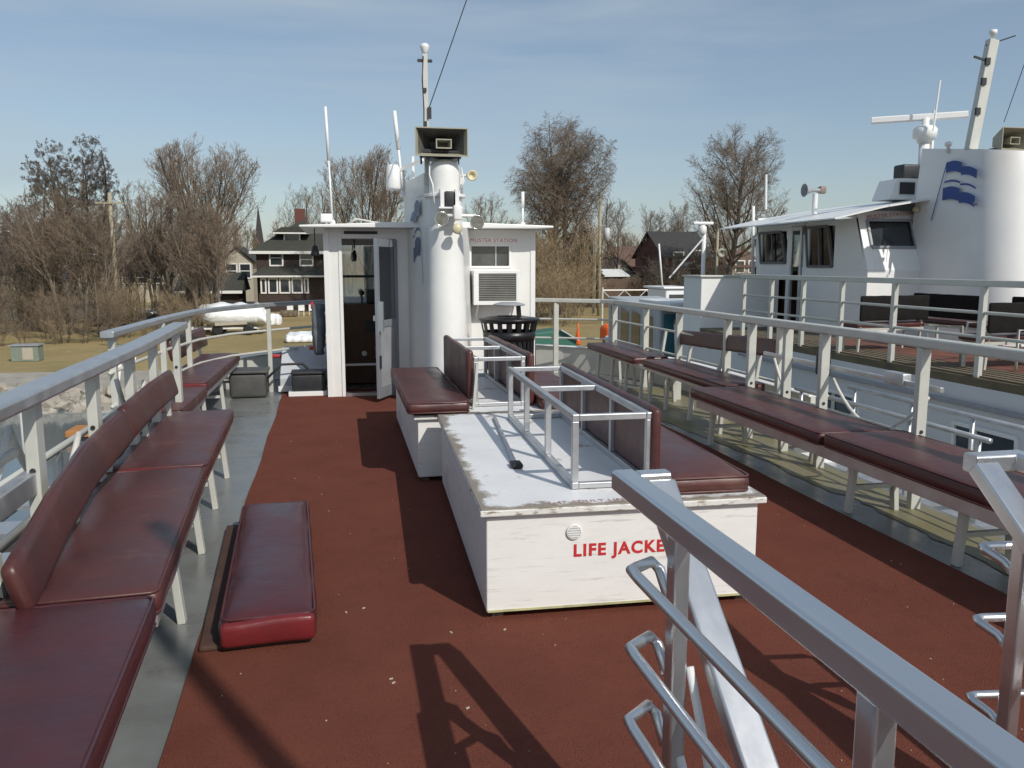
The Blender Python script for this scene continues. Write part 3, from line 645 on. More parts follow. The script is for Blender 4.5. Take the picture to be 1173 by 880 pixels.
# boarding gangway frames outside the rails
gw = thing('gangway', (-2.0, 5.4, -.4), 'white pipe boarding gangway hung outside the port rail', 'gangway')
m = MB()
for x in (-1.62, -2.5):
    MB().tube([(x, 3.0, -.25), (x, 7.2, -.25)], .03, 8).build('beam', RAILW, gw, True)
    MB().tube([(x, 3.0, .55), (x, 7.2, .55)], .022, 8).build('beam', RAILW, gw, True)
    for y in (3.1, 4.1, 5.1, 6.1, 7.1): MB().tube([(x, y, -.25), (x, y, .55)], .02, 8).build('upright', RAILW, gw, True)
for y in (3.2, 3.9, 4.6, 5.3, 6.0, 6.7): m.box(-2.48, -1.64, y, y + .3, -.24, -.21)
m.build('deck_board', ALUD, gw)
gw = thing('gangway', (4.4, 5.5, -.4), 'grey aluminium boarding gangway hung outside the starboard rail', 'gangway')
for x in (4.15, 4.7):
    MB().tube([(x, 4.6, -.2), (x, 7.0, -.2)], .025, 8).build('beam', ALUD, gw, True)
    MB().tube([(x, 4.6, .45), (x, 7.0, .45)], .02, 8).build('beam', ALUD, gw, True)
    for y in (4.7, 5.4, 6.1, 6.9): MB().tube([(x, y, -.2), (x, y, .45)], .018, 8).build('upright', ALUD, gw, True)
m = MB()
for y in (4.7, 5.25, 5.8, 6.35): m.box(4.17, 4.68, y, y + .4, -.19, -.17)
m.build('deck_board', ALUD, gw)

# ------------------------------------------------------------------ wheelhouse
wh = thing('wheelhouse', (1.1, 10.9, 0), 'white wheelhouse with an open door beside the funnel', 'wheelhouse')
x0, x1, ya, yf, zt = -.18, 2.36, 10.15, 11.75, 2.02
m = MB()
T = .07
m.box(x0, .02, ya, ya + T, .014, zt); m.box(.02, .66, ya, ya + T, 1.90, zt); m.box(.66, 1.56, ya, ya + T, .014, zt)
m.box(1.56, 2.05, ya, ya + T, .014, 1.57); m.box(1.56, 2.05, ya, ya + T, 1.83, zt); m.box(2.05, x1, ya, ya + T, .014, zt)
for x in (x0, x1 - T):   # side walls with a window band
    m.box(x, x + T, ya + T, yf, .014, 1.10); m.box(x, x + T, ya + T, yf, 1.78, zt); m.box(x, x + T, ya + T, ya + .35, 1.10, 1.78); m.box(x, x + T, yf - .12, yf, 1.10, 1.78)
m.box(x0 + T, x1 - T, yf - T, yf, .014, 1.16); m.box(x0 + T, x1 - T, yf - T, yf, 1.86, zt)
for x in (x0 + T, .85, 1.7, x1 - T - .1): m.box(x, x + .1, yf - T, yf, 1.16, 1.86)
wall = m.build('wall', WHITE, wh)
m = MB(); m.box(-.02, .018, ya - .014, ya - .001, .014, 1.96); m.box(.018, .66, ya - .014, ya - .001, 1.905, 1.96); m.box(.66, .70, ya - .014, ya - .001, .014, 1.96)
m.build('door_frame', WHITE2, wh, bevel=.003)
MB().box(.02, .66, ya - .02, ya + .09, .0145, .055).build('threshold', ALU, wh)
MB().box(.05, .44, ya - .02, ya - .012, 1.955, 1.99).build('vent_slot', DARK, wh)
m = MB()
m.prism([(-.45, 2.02), (-.45, 2.045), (1.1, 2.105), (2.53, 2.06), (2.53, 2.035), (2.3, 2.025)], ya - .30, yf + .25)
m.build('roof', WHITE2, wh, bevel=.01)
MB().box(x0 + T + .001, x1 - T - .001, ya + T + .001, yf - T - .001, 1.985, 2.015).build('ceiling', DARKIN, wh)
m = MB(); m.box(x0 + T + .002, x1 - T - .002, yf - T - .45, yf - T - .002, .015, 1.08)
con = m.build('console', WOODP, wh, bevel=.01)
MB().box(.30, .62, yf - .53, yf - .521, .70, .86).build('radio_panel', DARK, con)
MB().rbox(.42, .6, yf - .545, yf - .522, .34, .52, .01).build('switch_box', GREYM, con, True)
MB().lathe((.28, yf - .522, .42), [(.035, 0), (.035, -.015), (.02, -.02)], 16, 'y').build('gauge', WHITE2, con)
MB().rbox(.33, .62, yf - .4, yf - .2, 1.082, 1.26, .02).build('monitor', DARK, con, True)
m = MB(); m.tube([(.27, yf - .35, 1.08), (.27, yf - .35, 1.2)], .012); m.lathe((.27, yf - .35, 1.22), [(.0, -.04), (.035, -.02), (.035, .02), (0, .04)], 12); m.build('throttle', DARK, con)
MB().box(.03, .65, ya + .55, ya + .60, .32, .345).build('inner_rail', WHITE2, wh)
m = MB(); m.box(.68, .72, ya + T + .01, yf - T - .47, .015, 1.97); m.build('inner_bulkhead', WOODP, wh)
for (a, b_) in ((x0 + T + .1, .85), (.95, 1.7), (1.8, x1 - T - .1)):
    MB().box(a, b_, yf - .04, yf - .034, 1.16, 1.86).build('window_pane', GLASS, wh)
MB().box(x0 + T + .1, x1 - T - .1, yf - .06, yf - .048, 1.42, 1.455).build('wiper_bar', DARK, wh)
m = MB(); m.tube([(.18, ya + .8, 1.98), (.18, ya + .8, 1.8)], .008); m.lathe((.18, ya + .8, 1.72), [(.02, -.08), (.03, -.02), (.015, .06)], 12); m.build('microphone', DARK, wh)
# aft window
win = MB(); win.box(1.545, 1.57, ya - .012, ya + .02, 1.555, 1.845); win.box(2.04, 2.065, ya - .012, ya + .02, 1.555, 1.845); win.box(1.57, 2.04, ya - .012, ya + .02, 1.555, 1.58); win.box(1.57, 2.04, ya - .012, ya + .02, 1.82, 1.845)
wf = win.build('window', WHITE2, wh, bevel=.003)
MB().box(1.57, 2.04, ya + .022, ya + .028, 1.58, 1.82).build('pane', mat('smoked_glass', (.075, .08, .082), .1, var=.4, vscale=3, spec=.6), wf)
MB().box(1.87, 1.885, ya + .012, ya + .021, 1.58, 1.82).build('mullion', ALUD, wf)
# door leaf, swung towards us
dm = Matrix.Translation((.655, ya - .018, .06)) @ Matrix.Rotation(R(64), 4, 'Z')
def dl(mb): return mb.xf(dm)
m = MB(); W_ = .615
m.box(-W_, -W_ + .07, -.018, .018, 0, 1.83); m.box(-.07, 0, -.018, .018, 0, 1.83); m.box(-W_ + .07, -.07, -.018, .018, 0, .13); m.box(-W_ + .07, -.07, -.018, .018, 1.74, 1.83); m.box(-W_ + .07, -.07, -.018, .018, .82, .9)
door = dl(m).build('door', mat('door_grey_aluminium', (.30, .32, .35), .4, metal=.4, var=.06), wh, bevel=.003)
dl(MB().box(-W_ + .071, -.071, -.006, .006, .901, 1.739)).build('pane', GLASS, door)
dl(MB().box(-W_ + .071, -.071, -.008, .008, .131, .819)).build('panel', GREYM, door)
m = MB(); m.box(-W_ + .02, -W_ + .05, -.07, -.018, .78, 1.12); m.box(-W_ + .02, -W_ + .05, .018, .05, .9, .96)
dl(m).build('handle', ALU, door)
dl(MB().box(-W_ + .015, -W_ + .055, -.03, -.019, .35, .5)).build('latch', DARK, door)
# corner trims
MB().box(x0 - .012, x0 + .05, ya - .016, ya - .002, .014, 2.0).build('corner_trim', WHITE2, wh, bevel=.003); MB().box(x1 - .05, x1 + .012, ya - .012, ya - .001, .014, 2.0).build('corner_trim', WHITE2, wh, bevel=.003)
sg = MB().box(1.53, 2.17, ya - .008, ya - .001, 1.852, 1.93).build('sign', WHITE2); tag(sg, 'MUSTER STATION sign in red letters above the wheelhouse window', 'sign')
lettering('MUSTER STATION', .066, facing_aft(1.85, ya - .009, 1.889), REDF, sg, bold=0, spacing=1.12)
# air conditioner
ac = thing('air_conditioner', (1.82, 10.0, 1.12), 'boxy white air conditioner hung below the wheelhouse window', 'air conditioner')
m = MB(); m.box(1.56, 2.12, 9.90, 9.94, 1.115, 1.16); m.box(1.56, 2.12, 9.90, 9.94, 1.49, 1.53); m.box(1.56, 1.62, 9.90, 9.94, 1.16, 1.49); m.box(2.08, 2.12, 9.90, 9.94, 1.16, 1.49); m.box(1.56, 2.12, 9.94, 10.149, 1.115, 1.53)
m.build('case', WHITE2, ac, bevel=.004)
MB().box(1.62, 2.08, 9.932, 9.9385, 1.16, 1.49).build('grille_back', mat('coil_grey', (.10, .10, .095), .6, var=.2), ac)
m = MB()
for k in range(15): z = 1.17 + k * .0215; m.box(1.62, 2.08, 9.912, 9.926, z, z + .007)
m.build('grille', mat('grille_grey', (.36, .36, .33), .5, var=.15), ac)
m = MB(); m.bar((1.62, 10.14, .95), (1.62, 9.96, 1.11), .02, .02); m.bar((2.06, 10.14, .95), (2.06, 9.96, 1.11), .02, .02); m.build('bracket', WHITE2, ac)

# roof clutter
def whip(base, top, r, label, cat='antenna'):
    t = thing('whip_antenna', base, label, cat, 'white whip antennas on the wheelhouse')
    b_, tp = Vector(base), Vector(top); mid = b_.lerp(tp, .55)
    MB().tube([b_, mid], [r * .6, r * .6], 8).build('lower_rod', WHITE2, t, True); MB().tube([mid, tp], [r, r * .9], 8).build('upper_rod', WHITE2, t, True)
    MB().lathe(b_, [(.035, -.02), (.035, .03), (.02, .05)], 12).build('mount', WHITE2, t)
    return t
whip((-.08, 10.6, 2.09), (-.125, 10.6, 3.48), .02, 'tall thin white whip antenna over the wheelhouse door')
whip((.79, 10.6, 2.45), (.70, 10.6, 3.46), .027, 'thick white antenna leaning left beside the funnel top')
whip((2.31, 10.6, 2.09), (2.31, 10.6, 2.52), .024, 'short stubby white antenna at the right end of the wheelhouse roof')
rc = thing('floodlight', (-.12, 10.35, 2.06), 'small white floodlight on the left end of the wheelhouse roof', 'light')
MB().rbox(-.22, -.08, 10.3, 10.45, 2.10, 2.2, .02).xf(Matrix.Translation((0, 0, 0))).build('housing', WHITE2, rc, True)
MB().tube([(-.15, 10.38, 2.05), (-.15, 10.38, 2.12)], .015).build('stem', WHITE2, rc, True)
o = MB().tube([(.1, 10.35, 2.085), (.2, 10.3, 2.14), (.32, 10.36, 2.125), (.42, 10.3, 2.10), (.52, 10.34, 2.10)], .012).build('cable', ROPEW, None, True); tag(o, 'loose pale cable on the wheelhouse roof above the door', 'cable')

# ------------------------------------------------------------------ funnel
fn = thing('funnel', (1.2, 10.0, 0), 'tall white funnel with a rounded face and domed top', 'funnel')
def fsec(z):
    t = z / 2.6; r = .258 - .08 * min(1, t ** .8); cx_ = 1.155 - .015 * t; yc = 9.20 + .10 * t
    pts = [(cx_ + r * math.cos(a), yc + r * math.sin(a)) for a in [R(180 + 180 * k / 16) for k in range(17)]]
    return pts + [(1.58 - .04 * t, 10.145 if z < 2.02 else 10.65), (.80 + .0 * t, 10.145 if z < 2.02 else 10.65)]
m = MB(); zs = [0.014, .5, 1.0, 1.5, 2.0, 2.019]
def loft(m, secs, cap=True):
    n = len(secs[0]); vs = [p for s_ in secs for p in s_]
    fs = [(i * n + k, i * n + (k + 1) % n, (i + 1) * n + (k + 1) % n, (i + 1) * n + k) for i in range(len(secs) - 1) for k in range(n)]
    if cap: fs += [tuple(range(n - 1, -1, -1)), tuple((len(secs) - 1) * n + k for k in range(n))]
    return m.add(vs, fs)
loft(m, [[(x, y, z) for x, y in fsec(z)] for z in zs])
loft(m, [[(x, y, z) for x, y in fsec(z)] for z in (2.021, 2.3, 2.368)])
loft(m, [[(x, y, z) for x, y in ((.93, 9.43), (1.37, 9.43), (1.54, 10.65), (.80, 10.65))] for z in (2.368, 2.60)])
m.build('casing', WHITE, fn, 'auto')
m = MB(); prof = [(.195, 2.441), (.195, 2.47)]; m.lathe((1.205, 9.82, 0), [(.225, 2.37), (.232, 2.375), (.232, 2.40), (.225, 2.405)], 40); m.build('collar', WHITE2, fn, 'auto')
m = MB(); m.lathe((1.205, 9.82, 0), [(.172, 2.406), (.172, 2.64), (.165, 2.70), (.145, 2.745), (.10, 2.775), (.0, 2.785)], 40); m.build('cap', WHITE, fn, 'auto')
m = MB(); m.box(1.03, 1.38, 9.72, 10.1, 2.787, 2.815); m.box(.95, 1.20, 9.75, 10.0, 2.816, 2.88); m.build('top_plate', DARK, fn, bevel=.004)
# the company flag on the port side
def flag(parent, O, U, V, N, L, H, mtl):
    """waving flag emblem: staff and blue bands, built on a flat side (O origin lower staff, U fly, V up, N outwards)"""
    O, U, V, N = map(Vector, (O, U, V, N)); m = MB()
    def pt(u, v): return O + U * u * L + V * v * H + N * .004
    def strip(a, b, u0, u1, dy0, drop):
        n = 10; vs = []
        for i in range(n + 1):
            u = u0 + (u1 - u0) * i / n; wv = .035 * math.sin((u - u0) / (u1 - u0) * 3.14159) - drop * (u - u0)
            sh = -.27 * (1 - 0)  # staff slant handled by U/V
            vs += [pt(u, a + dy0 + wv), pt(u, b + dy0 + wv)]
        m.add(vs, [(2 * i, 2 * i + 2, 2 * i + 3, 2 * i + 1) for i in range(n)])
    for (a, b) in ((.80, .99), (.615, .65), (.30, .53)):
        strip(a, b, .22 + .08 * a, .64, 0, .1)
        strip(a, b - (.04 if b - a > .1 else 0), .64, 1.0, -.075, .28)
    n = 6
    m.add([pt(.0, -.05), pt(.02, -.05), pt(.31, 1.0), pt(.285, 1.0)], [(0, 1, 2, 3)])
    return m.build('emblem', mtl, parent)
P0 = Vector((.915, 9.3, 0)); P1 = Vector((.80, 10.145, 0)); U_ = (P1 - P0).normalized(); N_ = Vector((-U_.y, U_.x, 0)); N_ = N_ if N_.x < 0 else -N_
flag(fn, Vector((.912, 9.42, 1.42)), U_, Vector((.0, 0, 1)), N_, .62, .9, mat('faded_blue_emblem', (.13, .17, .27), .5, var=.15, spots=[((.5, .5, .5), 7, .58, .8)]))
# floodlights and fittings on the funnel face
fl = thing('twin_floodlight', (1.28, 9.52, 2.14), 'pair of round floodlights with a yellow lamp on the funnel face', 'floodlight')
m = MB(); m.tube([(1.30, 9.60, 2.2), (1.30, 9.48, 2.2)], .03); m.tube([(1.12, 9.47, 2.17), (1.5, 9.47, 2.17)], .018); m.rbox(1.25, 1.34, 9.42, 9.52, 2.12, 2.28, .02); m.build('bracket', WHITE2, fl, True)
for (x, z, s_) in ((1.12, 2.13, -1), (1.50, 2.10, 1)):
    m = MB(); m.lathe((x, 9.47, z), [(.03, .05), (.06, .03), (.075, -.02), (.078, -.05), (.068, -.05), (.05, -.02)], 20, 'y'); m.build('lamp', CHROME, fl, True)
    MB().lathe((x, 9.47, z), [(.068, -.046), (.066, -.048)], 20, 'y').build('lens', LENS, fl)
m = MB(); m.lathe((1.285, 9.44, 2.03), [(.02, .06), (.05, .02), (.055, -.03), (.04, -.045)], 20, 'y'); m.build('lamp', YEL, fl, True)
sp_ = thing('navigation_lamp', (1.24, 9.5, 2.27), 'white boxed lamp cage under the funnel collar', 'lamp')
m = MB(); m.box(1.12, 1.16, 9.50, 9.64, 2.26, 2.45); m.box(1.28, 1.32, 9.50, 9.64, 2.26, 2.45); m.box(1.10, 1.36, 9.48, 9.64, 2.245, 2.262); m.build('cage', WHITE2, sp_)
MB().rbox(1.17, 1.275, 9.52, 9.62, 2.265, 2.43, .015).build('lens', DARK, sp_, True)
o = thing('spotlight', (1.5, 9.8, 2.62), 'small cream spotlight sticking out right of the funnel top', 'spotlight')
MB().tube([(1.385, 9.8, 2.62), (1.46, 9.78, 2.62)], .015).build('arm', WHITE2, o, True)
MB().lathe((1.50, 9.78, 2.62), [(.025, .07), (.05, .04), (.06, -.04), (.045, -.045), (.03, -.01)], 18, 'y').build('lamp', YEL, o, True)
o = MB().tube([(1.03, 9.7, 2.74), (1.02, 9.63, 2.6), (1.05, 9.6, 2.50), (1.06, 9.56, 2.3)], .008).build('cable', WHITE2, None, True); tag(o, 'thin white cable down the left of the funnel dome', 'cable')
o = MB().tube([(1.38, 9.73, 2.7), (1.40, 9.68, 2.55), (1.37, 9.66, 2.48)], .007).build('cable', WHITE2, None, True); tag(o, 'thin white cable down the right of the funnel dome', 'cable')
o = thing('radar_canister', (.66, 10.45, 2.5), 'white drum antenna bracketed to the left of the funnel top', 'antenna')
MB().lathe((.66, 10.45, 2.5), [(.0, 0), (.085, .0), (.09, .03), (.08, .27), (.06, .30), (0, .30)], 20).build('drum', WHITE2, o, True)
m = MB(); m.bar((.70, 10.5, 2.72), (1.0, 10.2, 2.84), .035, .03); m.bar((.9, 10.4, 2.6), (.9, 10.4, 2.9), .03, .03); m.build('bracket', WHITE2, o)
# mast
ms = thing('mast', (1.03, 9.95, 2.6), 'slim pale mast with a round white cap above the funnel', 'mast')
MB().bar((1.03, 9.95, 2.6), (1.02, 9.95, 3.98), .055, .055).build('pole', RAILW, ms, bevel=.004)
MB().lathe((1.02, 9.95, 0), [(.02, 3.98), (.03, 4.0), (.05, 4.05), (.05, 4.07), (.03, 4.09), (0, 4.095)], 16).build('cap', WHITE2, ms, True)
for q in ((.94, 1.10, 9.93, 9.97, 3.90, 3.925), (1.04, 1.08, 9.9, 9.94, 3.30, 3.42), (.99, 1.03, 9.9, 9.92, 3.22, 3.27), (.99, 1.03, 9.9, 9.92, 3.58, 3.62)): MB().box(*q).build('fitting', DARK, ms)
MB().tube([(1.0, 9.91, 3.95), (.985, 9.91, 3.7), (1.0, 9.91, 3.4), (.99, 9.91, 2.9)], .006).build('cable', DARK, ms, True)
o = MB().tube([(1.06, 9.95, 3.42), (1.55, 9.9, 4.75)], .006, 6).build('stay_wire', DARK, None); tag(o, 'thin dark stay wire running up from the mast out of the picture', 'wire')
# horn loudspeaker
hs = thing('horn_loudspeaker', (1.15, 9.75, 2.9), 'big rectangular tan horn loudspeaker facing aft on the funnel top', 'loudspeaker')
def frustum(m, cx_, cz, y0, y1, w0, h0, w1, h1, t=.012):
    a = [(cx_ - w0 / 2, y0, cz - h0 / 2), (cx_ + w0 / 2, y0, cz - h0 / 2), (cx_ + w0 / 2, y0, cz + h0 / 2), (cx_ - w0 / 2, y0, cz + h0 / 2)]
    b_ = [(cx_ - w1 / 2, y1, cz - h1 / 2), (cx_ + w1 / 2, y1, cz - h1 / 2), (cx_ + w1 / 2, y1, cz + h1 / 2), (cx_ - w1 / 2, y1, cz + h1 / 2)]
    ai = [(cx_ + (x - cx_) * (1 - 2 * t / w0), y, cz + (z - cz) * (1 - 2 * t / h0)) for x, y, z in a]
    bi = [(cx_ + (x - cx_) * (1 - 2 * t / w1), y - t, cz + (z - cz) * (1 - 2 * t / h1)) for x, y, z in b_]
    m.add(a + b_ + ai + bi, [(i, (i + 1) % 4, (i + 1) % 4 + 4, i + 4) for i in range(4)] + [(i + 8, i + 12, (i + 1) % 4 + 12, (i + 1) % 4 + 8) for i in range(4)] + [(i, i + 8, (i + 1) % 4 + 8, (i + 1) % 4) for i in range(4)] + [(4, 5, 6, 7), (12, 13, 14, 15)])
m = MB(); frustum(m, 1.15, 3.01, 9.58, 9.95, .57, .30, .2, .12); m.build('bell', TAN, hs)
def shade_lining(m, cx_, cz, y0, y1, w0, h0, w1, h1, t):
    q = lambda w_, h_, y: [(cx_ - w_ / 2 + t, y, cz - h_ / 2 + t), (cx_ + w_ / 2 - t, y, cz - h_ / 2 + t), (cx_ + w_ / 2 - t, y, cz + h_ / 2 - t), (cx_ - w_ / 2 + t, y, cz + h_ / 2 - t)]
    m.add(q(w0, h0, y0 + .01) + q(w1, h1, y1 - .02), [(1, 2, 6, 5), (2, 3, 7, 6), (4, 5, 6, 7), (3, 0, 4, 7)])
m = MB(); shade_lining(m, 1.15, 3.01, 9.58, 9.95, .57, .30, .2, .12, .016); m.build('bell_shade', mat('painted_horn_shade', (.10, .10, .09), .7, var=.4, vscale=8), hs)  # shade inside the horn painted as dark faces, all but the bottom
m = MB(); frustum(m, 1.18, 3.0, 9.64, 9.86, .17, .10, .1, .06); m.build('inner_horn', TAN, hs)
MB().rbox(1.05, 1.27, 9.95, 10.12, 2.93, 3.10, .04).build('driver', TAN, hs, True)
m = MB(); m.bar((.93, 9.75, 2.93), (1.38, 9.75, 2.93), .05, .02); m.bar((1.15, 9.8, 2.815), (1.15, 9.8, 2.94), .05, .05); m.bar((.95, 9.8, 2.80), (.95, 9.8, 2.93), .02, .02); m.bar((1.36, 9.8, 2.80), (1.36, 9.8, 2.93), .015, .015); m.build('bracket', DARK, hs)

FO = Vector((-.058, -.52, -.045))
for o in fn.children:
    if o.name.split('.')[0] in ('collar', 'cap', 'top_plate'): o.location += FO
for nm in ('twin_floodlight', 'navigation_lamp', 'spotlight', 'cable.001', 'cable.002', 'mast', 'stay_wire', 'horn_loudspeaker'): bpy.data.objects[nm].location += FO + Vector((0, 0, -.075 if nm in ('mast', 'stay_wire', 'horn_loudspeaker') else -.01))
# ------------------------------------------------------------------ trash can
tr = thing('trash_can', (1.87, 9.05, 0), 'black slatted metal trash can with a raised round lid', 'trash can')
c0 = Vector((1.87, 9.05, 0))
m = MB()
for k in range(28):
    a = 2 * math.pi * k / 28; d = Vector((math.cos(a), math.sin(a), 0)); tn = Vector((-d.y, d.x, 0))
    m.bar(c0 + d * .265 + Vector((0, 0, .06)), c0 + d * .275 + Vector((0, 0, .74)), .038, .008, d)
m.build('slats', BLACK, tr)
m = MB(); m.lathe(c0, [(.28, .735), (.285, .735), (.295, .83), (.29, .83)], 40, caps=False); m.build('band', BLACK, tr, True); MB().lathe(c0, [(.272, .04), (.28, .04), (.28, .09), (.272, .09)], 40).build('band', BLACK, tr, True)
m = MB()
for k in range(18):
    a = 2 * math.pi * k / 18; d = Vector((math.cos(a), math.sin(a), 0)); m.bar(c0 + d * .292 + Vector((0, 0, .83)), c0 + d * .312 + Vector((0, 0, .925)), .05, .008, d)
m.build('flared_slats', BLACK, tr)
m = MB(); m.lathe(c0, [(.305, .92), (.335, .94), (.345, .955), (.335, .965), (.20, .985), (.14, .985), (.14, .975), (.2, .97), (.3, .94)], 48, caps=False); m.build('rim', BLACK, tr, True)
m = MB()
m.bar(c0 + Vector((.12, 0.03, .972)), c0 + Vector((.11, .03, 1.10)), .05, .02, (0, 1, 0))
m.build('lid_strut', BLACK, tr)
m = MB(); m.lathe(c0, [(.0, 1.095), (.17, 1.10), (.18, 1.108), (.17, 1.116), (.1, 1.135), (0, 1.14)], 40); m.build('lid', GREYM, tr, True)
MB().lathe(c0, [(.24, .05), (.25, .05), (.255, .72), (.24, .72)], 32).build('liner', DARK, tr, True)
tr.location.x -= .05; tr.scale = (1, 1, 1.045)
o = MB().bar((2.62, 11.2, .0), (2.6, 11.2, .95), .03, .03).build('flag_pole_stub', DARK, None); tag(o, 'thin black pole standing right of the trash can', 'pole')

# ------------------------------------------------------------------ gear on the bow left of the wheelhouse
o = thing('deck_locker', (-.45, 11.0, 0), 'grey slope topped locker beside the wheelhouse door', 'locker')
MB().prism([(10.6, .02), (11.4, .02), (11.4, .52), (11.2, .52), (10.6, .20)], -.78, -.21, 'x').build('body', GREYC, o, bevel=.01)
MB().box(-.80, -.2, 10.585, 10.598, .03, .1).build('toe_plate', WHITE2, o)
o = thing('battery_case', (-.42, 10.45, 0), 'black plastic case on the deck left of the door jamb', 'case')
MB().rbox(-.62, -.22, 10.28, 10.56, .075, .27, .02).build('body', DARK, o, True); MB().rbox(-.63, -.21, 10.27, 10.57, .274, .31, .012).build('lid', DARK, o, True)
MB().box(-.66, -.2, 10.25, 10.59, .015, .07).build('tray', WHITE2, o, bevel=.004)
o = thing('storage_tub', (-1.2, 11.1, 0), 'dark grey tub tucked under the port bow rail', 'tub')
MB().rbox(-1.35, -.92, 10.85, 11.25, .005, .30, .04).xf(Matrix.Translation((0, -.55, 0))).build('body', mat('dull_grey_tub', (.075, .075, .07), .6, var=.2), o, True)
MB().rbox(-1.37, -.90, 10.83, 11.27, .30, .335, .014).xf(Matrix.Translation((0, -.55, 0))).build('lid', mat('dull_grey_tub', (.075, .075, .07)), o, True)
o = MB().tube([(-.92, 10.4, .22), (-.75, 10.5, .38), (-.5, 10.55, .38), (-.32, 10.58, .2), (-.25, 10.62, .03)], .016).build('hose', RUBBER, None, True); tag(o, 'black hose looping between the tub and the locker', 'hose')
o = thing('canvas_bag', (-.3, 10.5, .55), 'grey canvas bag with a red tag hanging by the wheelhouse corner', 'bag')
m = MB(); secs_ = []; rnd = random.Random(2)
for i in range(13):
    t = i / 12; w_ = .055 + .03 * math.sin(t * 2.6) + rnd.uniform(-.006, .006); d_ = .11 + .03 * math.sin(t * 3.1); ox = -.29 + rnd.uniform(-.008, .008)
    secs_.append([(ox + w_ * math.cos(a) * (1 + .16 * math.sin(3 * a + 2 * t)), 10.48 + d_ * math.sin(a) * (1 + .12 * math.sin(5 * a + t)), .50 + .62 * t) for a in [6.2832 * k / 18 for k in range(18)]])
loft(m, secs_); m.build('bag', mat('grey_canvas', (.13, .145, .16), .9, var=.3, vscale=9, bump=.3, bscale=14), o, True)
MB().rbox(-.37, -.335, 10.42, 10.5, 1.06, 1.15, .012).build('tag', mat('red_cloth', (.5, .03, .03), .7), o, True)
o = MB().rbox(-.42, -.27, 10.7, 10.95, .53, .58, .02).build('fuel_jug', mat('red_plastic', (.6, .05, .02), .4), None, True); tag(o, 'small red plastic jug on the grey locker', 'jug')
o = MB().rbox(-1.05, -.60, 11.6, 11.7, .385, .43, .02).xf(Matrix.Translation((.1, -.4, 0))).build('boat_fender', mat('red_fender', (.45, .04, .04), .4), None, True); tag(o, 'long red fender on the port bulwark cap', 'fender')
o = thing('bell', (-.30, 10.1, 1.75), 'small dark bell hanging under the left eave of the wheelhouse', 'bell')
MB().lathe((-.29, 10.2, 1.70), [(.055, 0), (.045, .05), (.03, .11), (.0, .13)], 16).build('bell_body', DARK, o, True); MB().tube([(-.29, 10.2, 1.82), (-.29, 10.2, 2.03)], .006).build('hanger', DARK, o)

# ------------------------------------------------------------------ neighbouring tour boat
NB = thing('tour_boat', (10.6, 9, -3.4), 'large white tour boat moored alongside with a blue flag on its funnel', 'boat')
ND = .30
def nl(Y): return 7.16 if Y < 14 else 10.6 - 3.44 * math.sqrt(max(0, 1 - ((Y - 14) / 7.5) ** 2.4))
nys = [-8, 0, 4, 8, 12, 14] + [14 + 7.5 * t for t in (.15, .3, .45, .6, .72, .83, .91, .96, .99, 1)]
m = MB(); sheet(m, nl, lambda Y: 21.2 - nl(Y), nys, ND - .1, ND); m.build('deck', mat('planked_deck', (.17, .135, .07), .6, col2=(.08, .068, .045), vscale=3, stretch=(7, .6, 1), spots=[((.08, .08, .06), 2, .6, .6)]), NB)
m = MB(); m.box(7.95, 13.4, -6, 12.9, ND + .002, ND + .012); m.build('carpet', mat('faded_red_carpet', (.20, .075, .05), .95, col2=(.12, .055, .04), vscale=2, bump=.4, bscale=120), NB)
m = MB()
for side in (nl, lambda Y: 21.2 - nl(Y)):
    for a, b in zip(nys, nys[1:]):
        x0_, x1_ = side(a), side(b); k = .06
        m.add([(x0_, a, ND - .1), (x1_, b, ND - .1), (x1_ + (10.6 - x1_) * k, b - .3, -3.7), (x0_ + (10.6 - x0_) * k, a - .3, -3.7)], [(0, 1, 2, 3)])
m.build('hull', HULLW, NB)
m = MB()
for k in range(5):   # raised plank lines along the deck edge
    m.box(7.22 + k * .14, 7.30 + k * .14, -6, 14, ND + .002, ND + .022)
m.build('edge_planks', TIMBER, NB)
for y in (3.1, 5.2, 8.05, 10.9):
    fr_ = MB(); a, b = y - .48, y + .48; xh = 7.155
    def hx(z): return 7.16 + (10.6 - 7.16) * .06 * (ND - .1 - z) / (3.6)
    p = [(hx(-.28) - .02, a, -.28), (hx(-.28) - .02, b, -.28), (hx(-.85) - .02, b, -.85), (hx(-.85) - .02, a, -.85)]
    for q0, q1 in zip(p, p[1:] + p[:1]): fr_.bar(q0, q1, .05, .05, (1, 0, 0))
    w_ = fr_.build('window', WHITE2, NB, bevel=.01)
    MB().add([(x_ + .012, y_, z_) for x_, y_, z_ in p], [(0, 1, 2, 3)]).build('pane', DKGLASS, w_)
    MB().box(hx(-.5) - .025, hx(-.5) - .012, y + .12, y + .2, -.83, -.3).build('mullion', RAILW, w_)
m = MB(); m.sweep([(7.12, y, -.02) for y in (-8, 0, 7, 14)], .06, .05); m.build('rub_rail', GREYM, NB)
# railing
bw = [(7.22, -4), (7.22, 4), (7.22, 9), (7.22, 14.2)]
MB().sweep([(x, y, 1.385) for x, y in bw], .07, .075, .006).build('top_rail', RAILW, NB, bevel=.003)
for z in (1.05, .77): MB().tube([(x, y, z) for x, y in bw], .02, 8).build('mid_rail', RAILW, NB, True)
for y in (3.2, 5.2, 7.45, 8.28, 9.85, 11.05, 12.1, 13.1, 14.1): MB().box(7.19, 7.25, y - .035, y + .035, ND + .001, 1.35).build('post', RAILW, NB, bevel=.003)
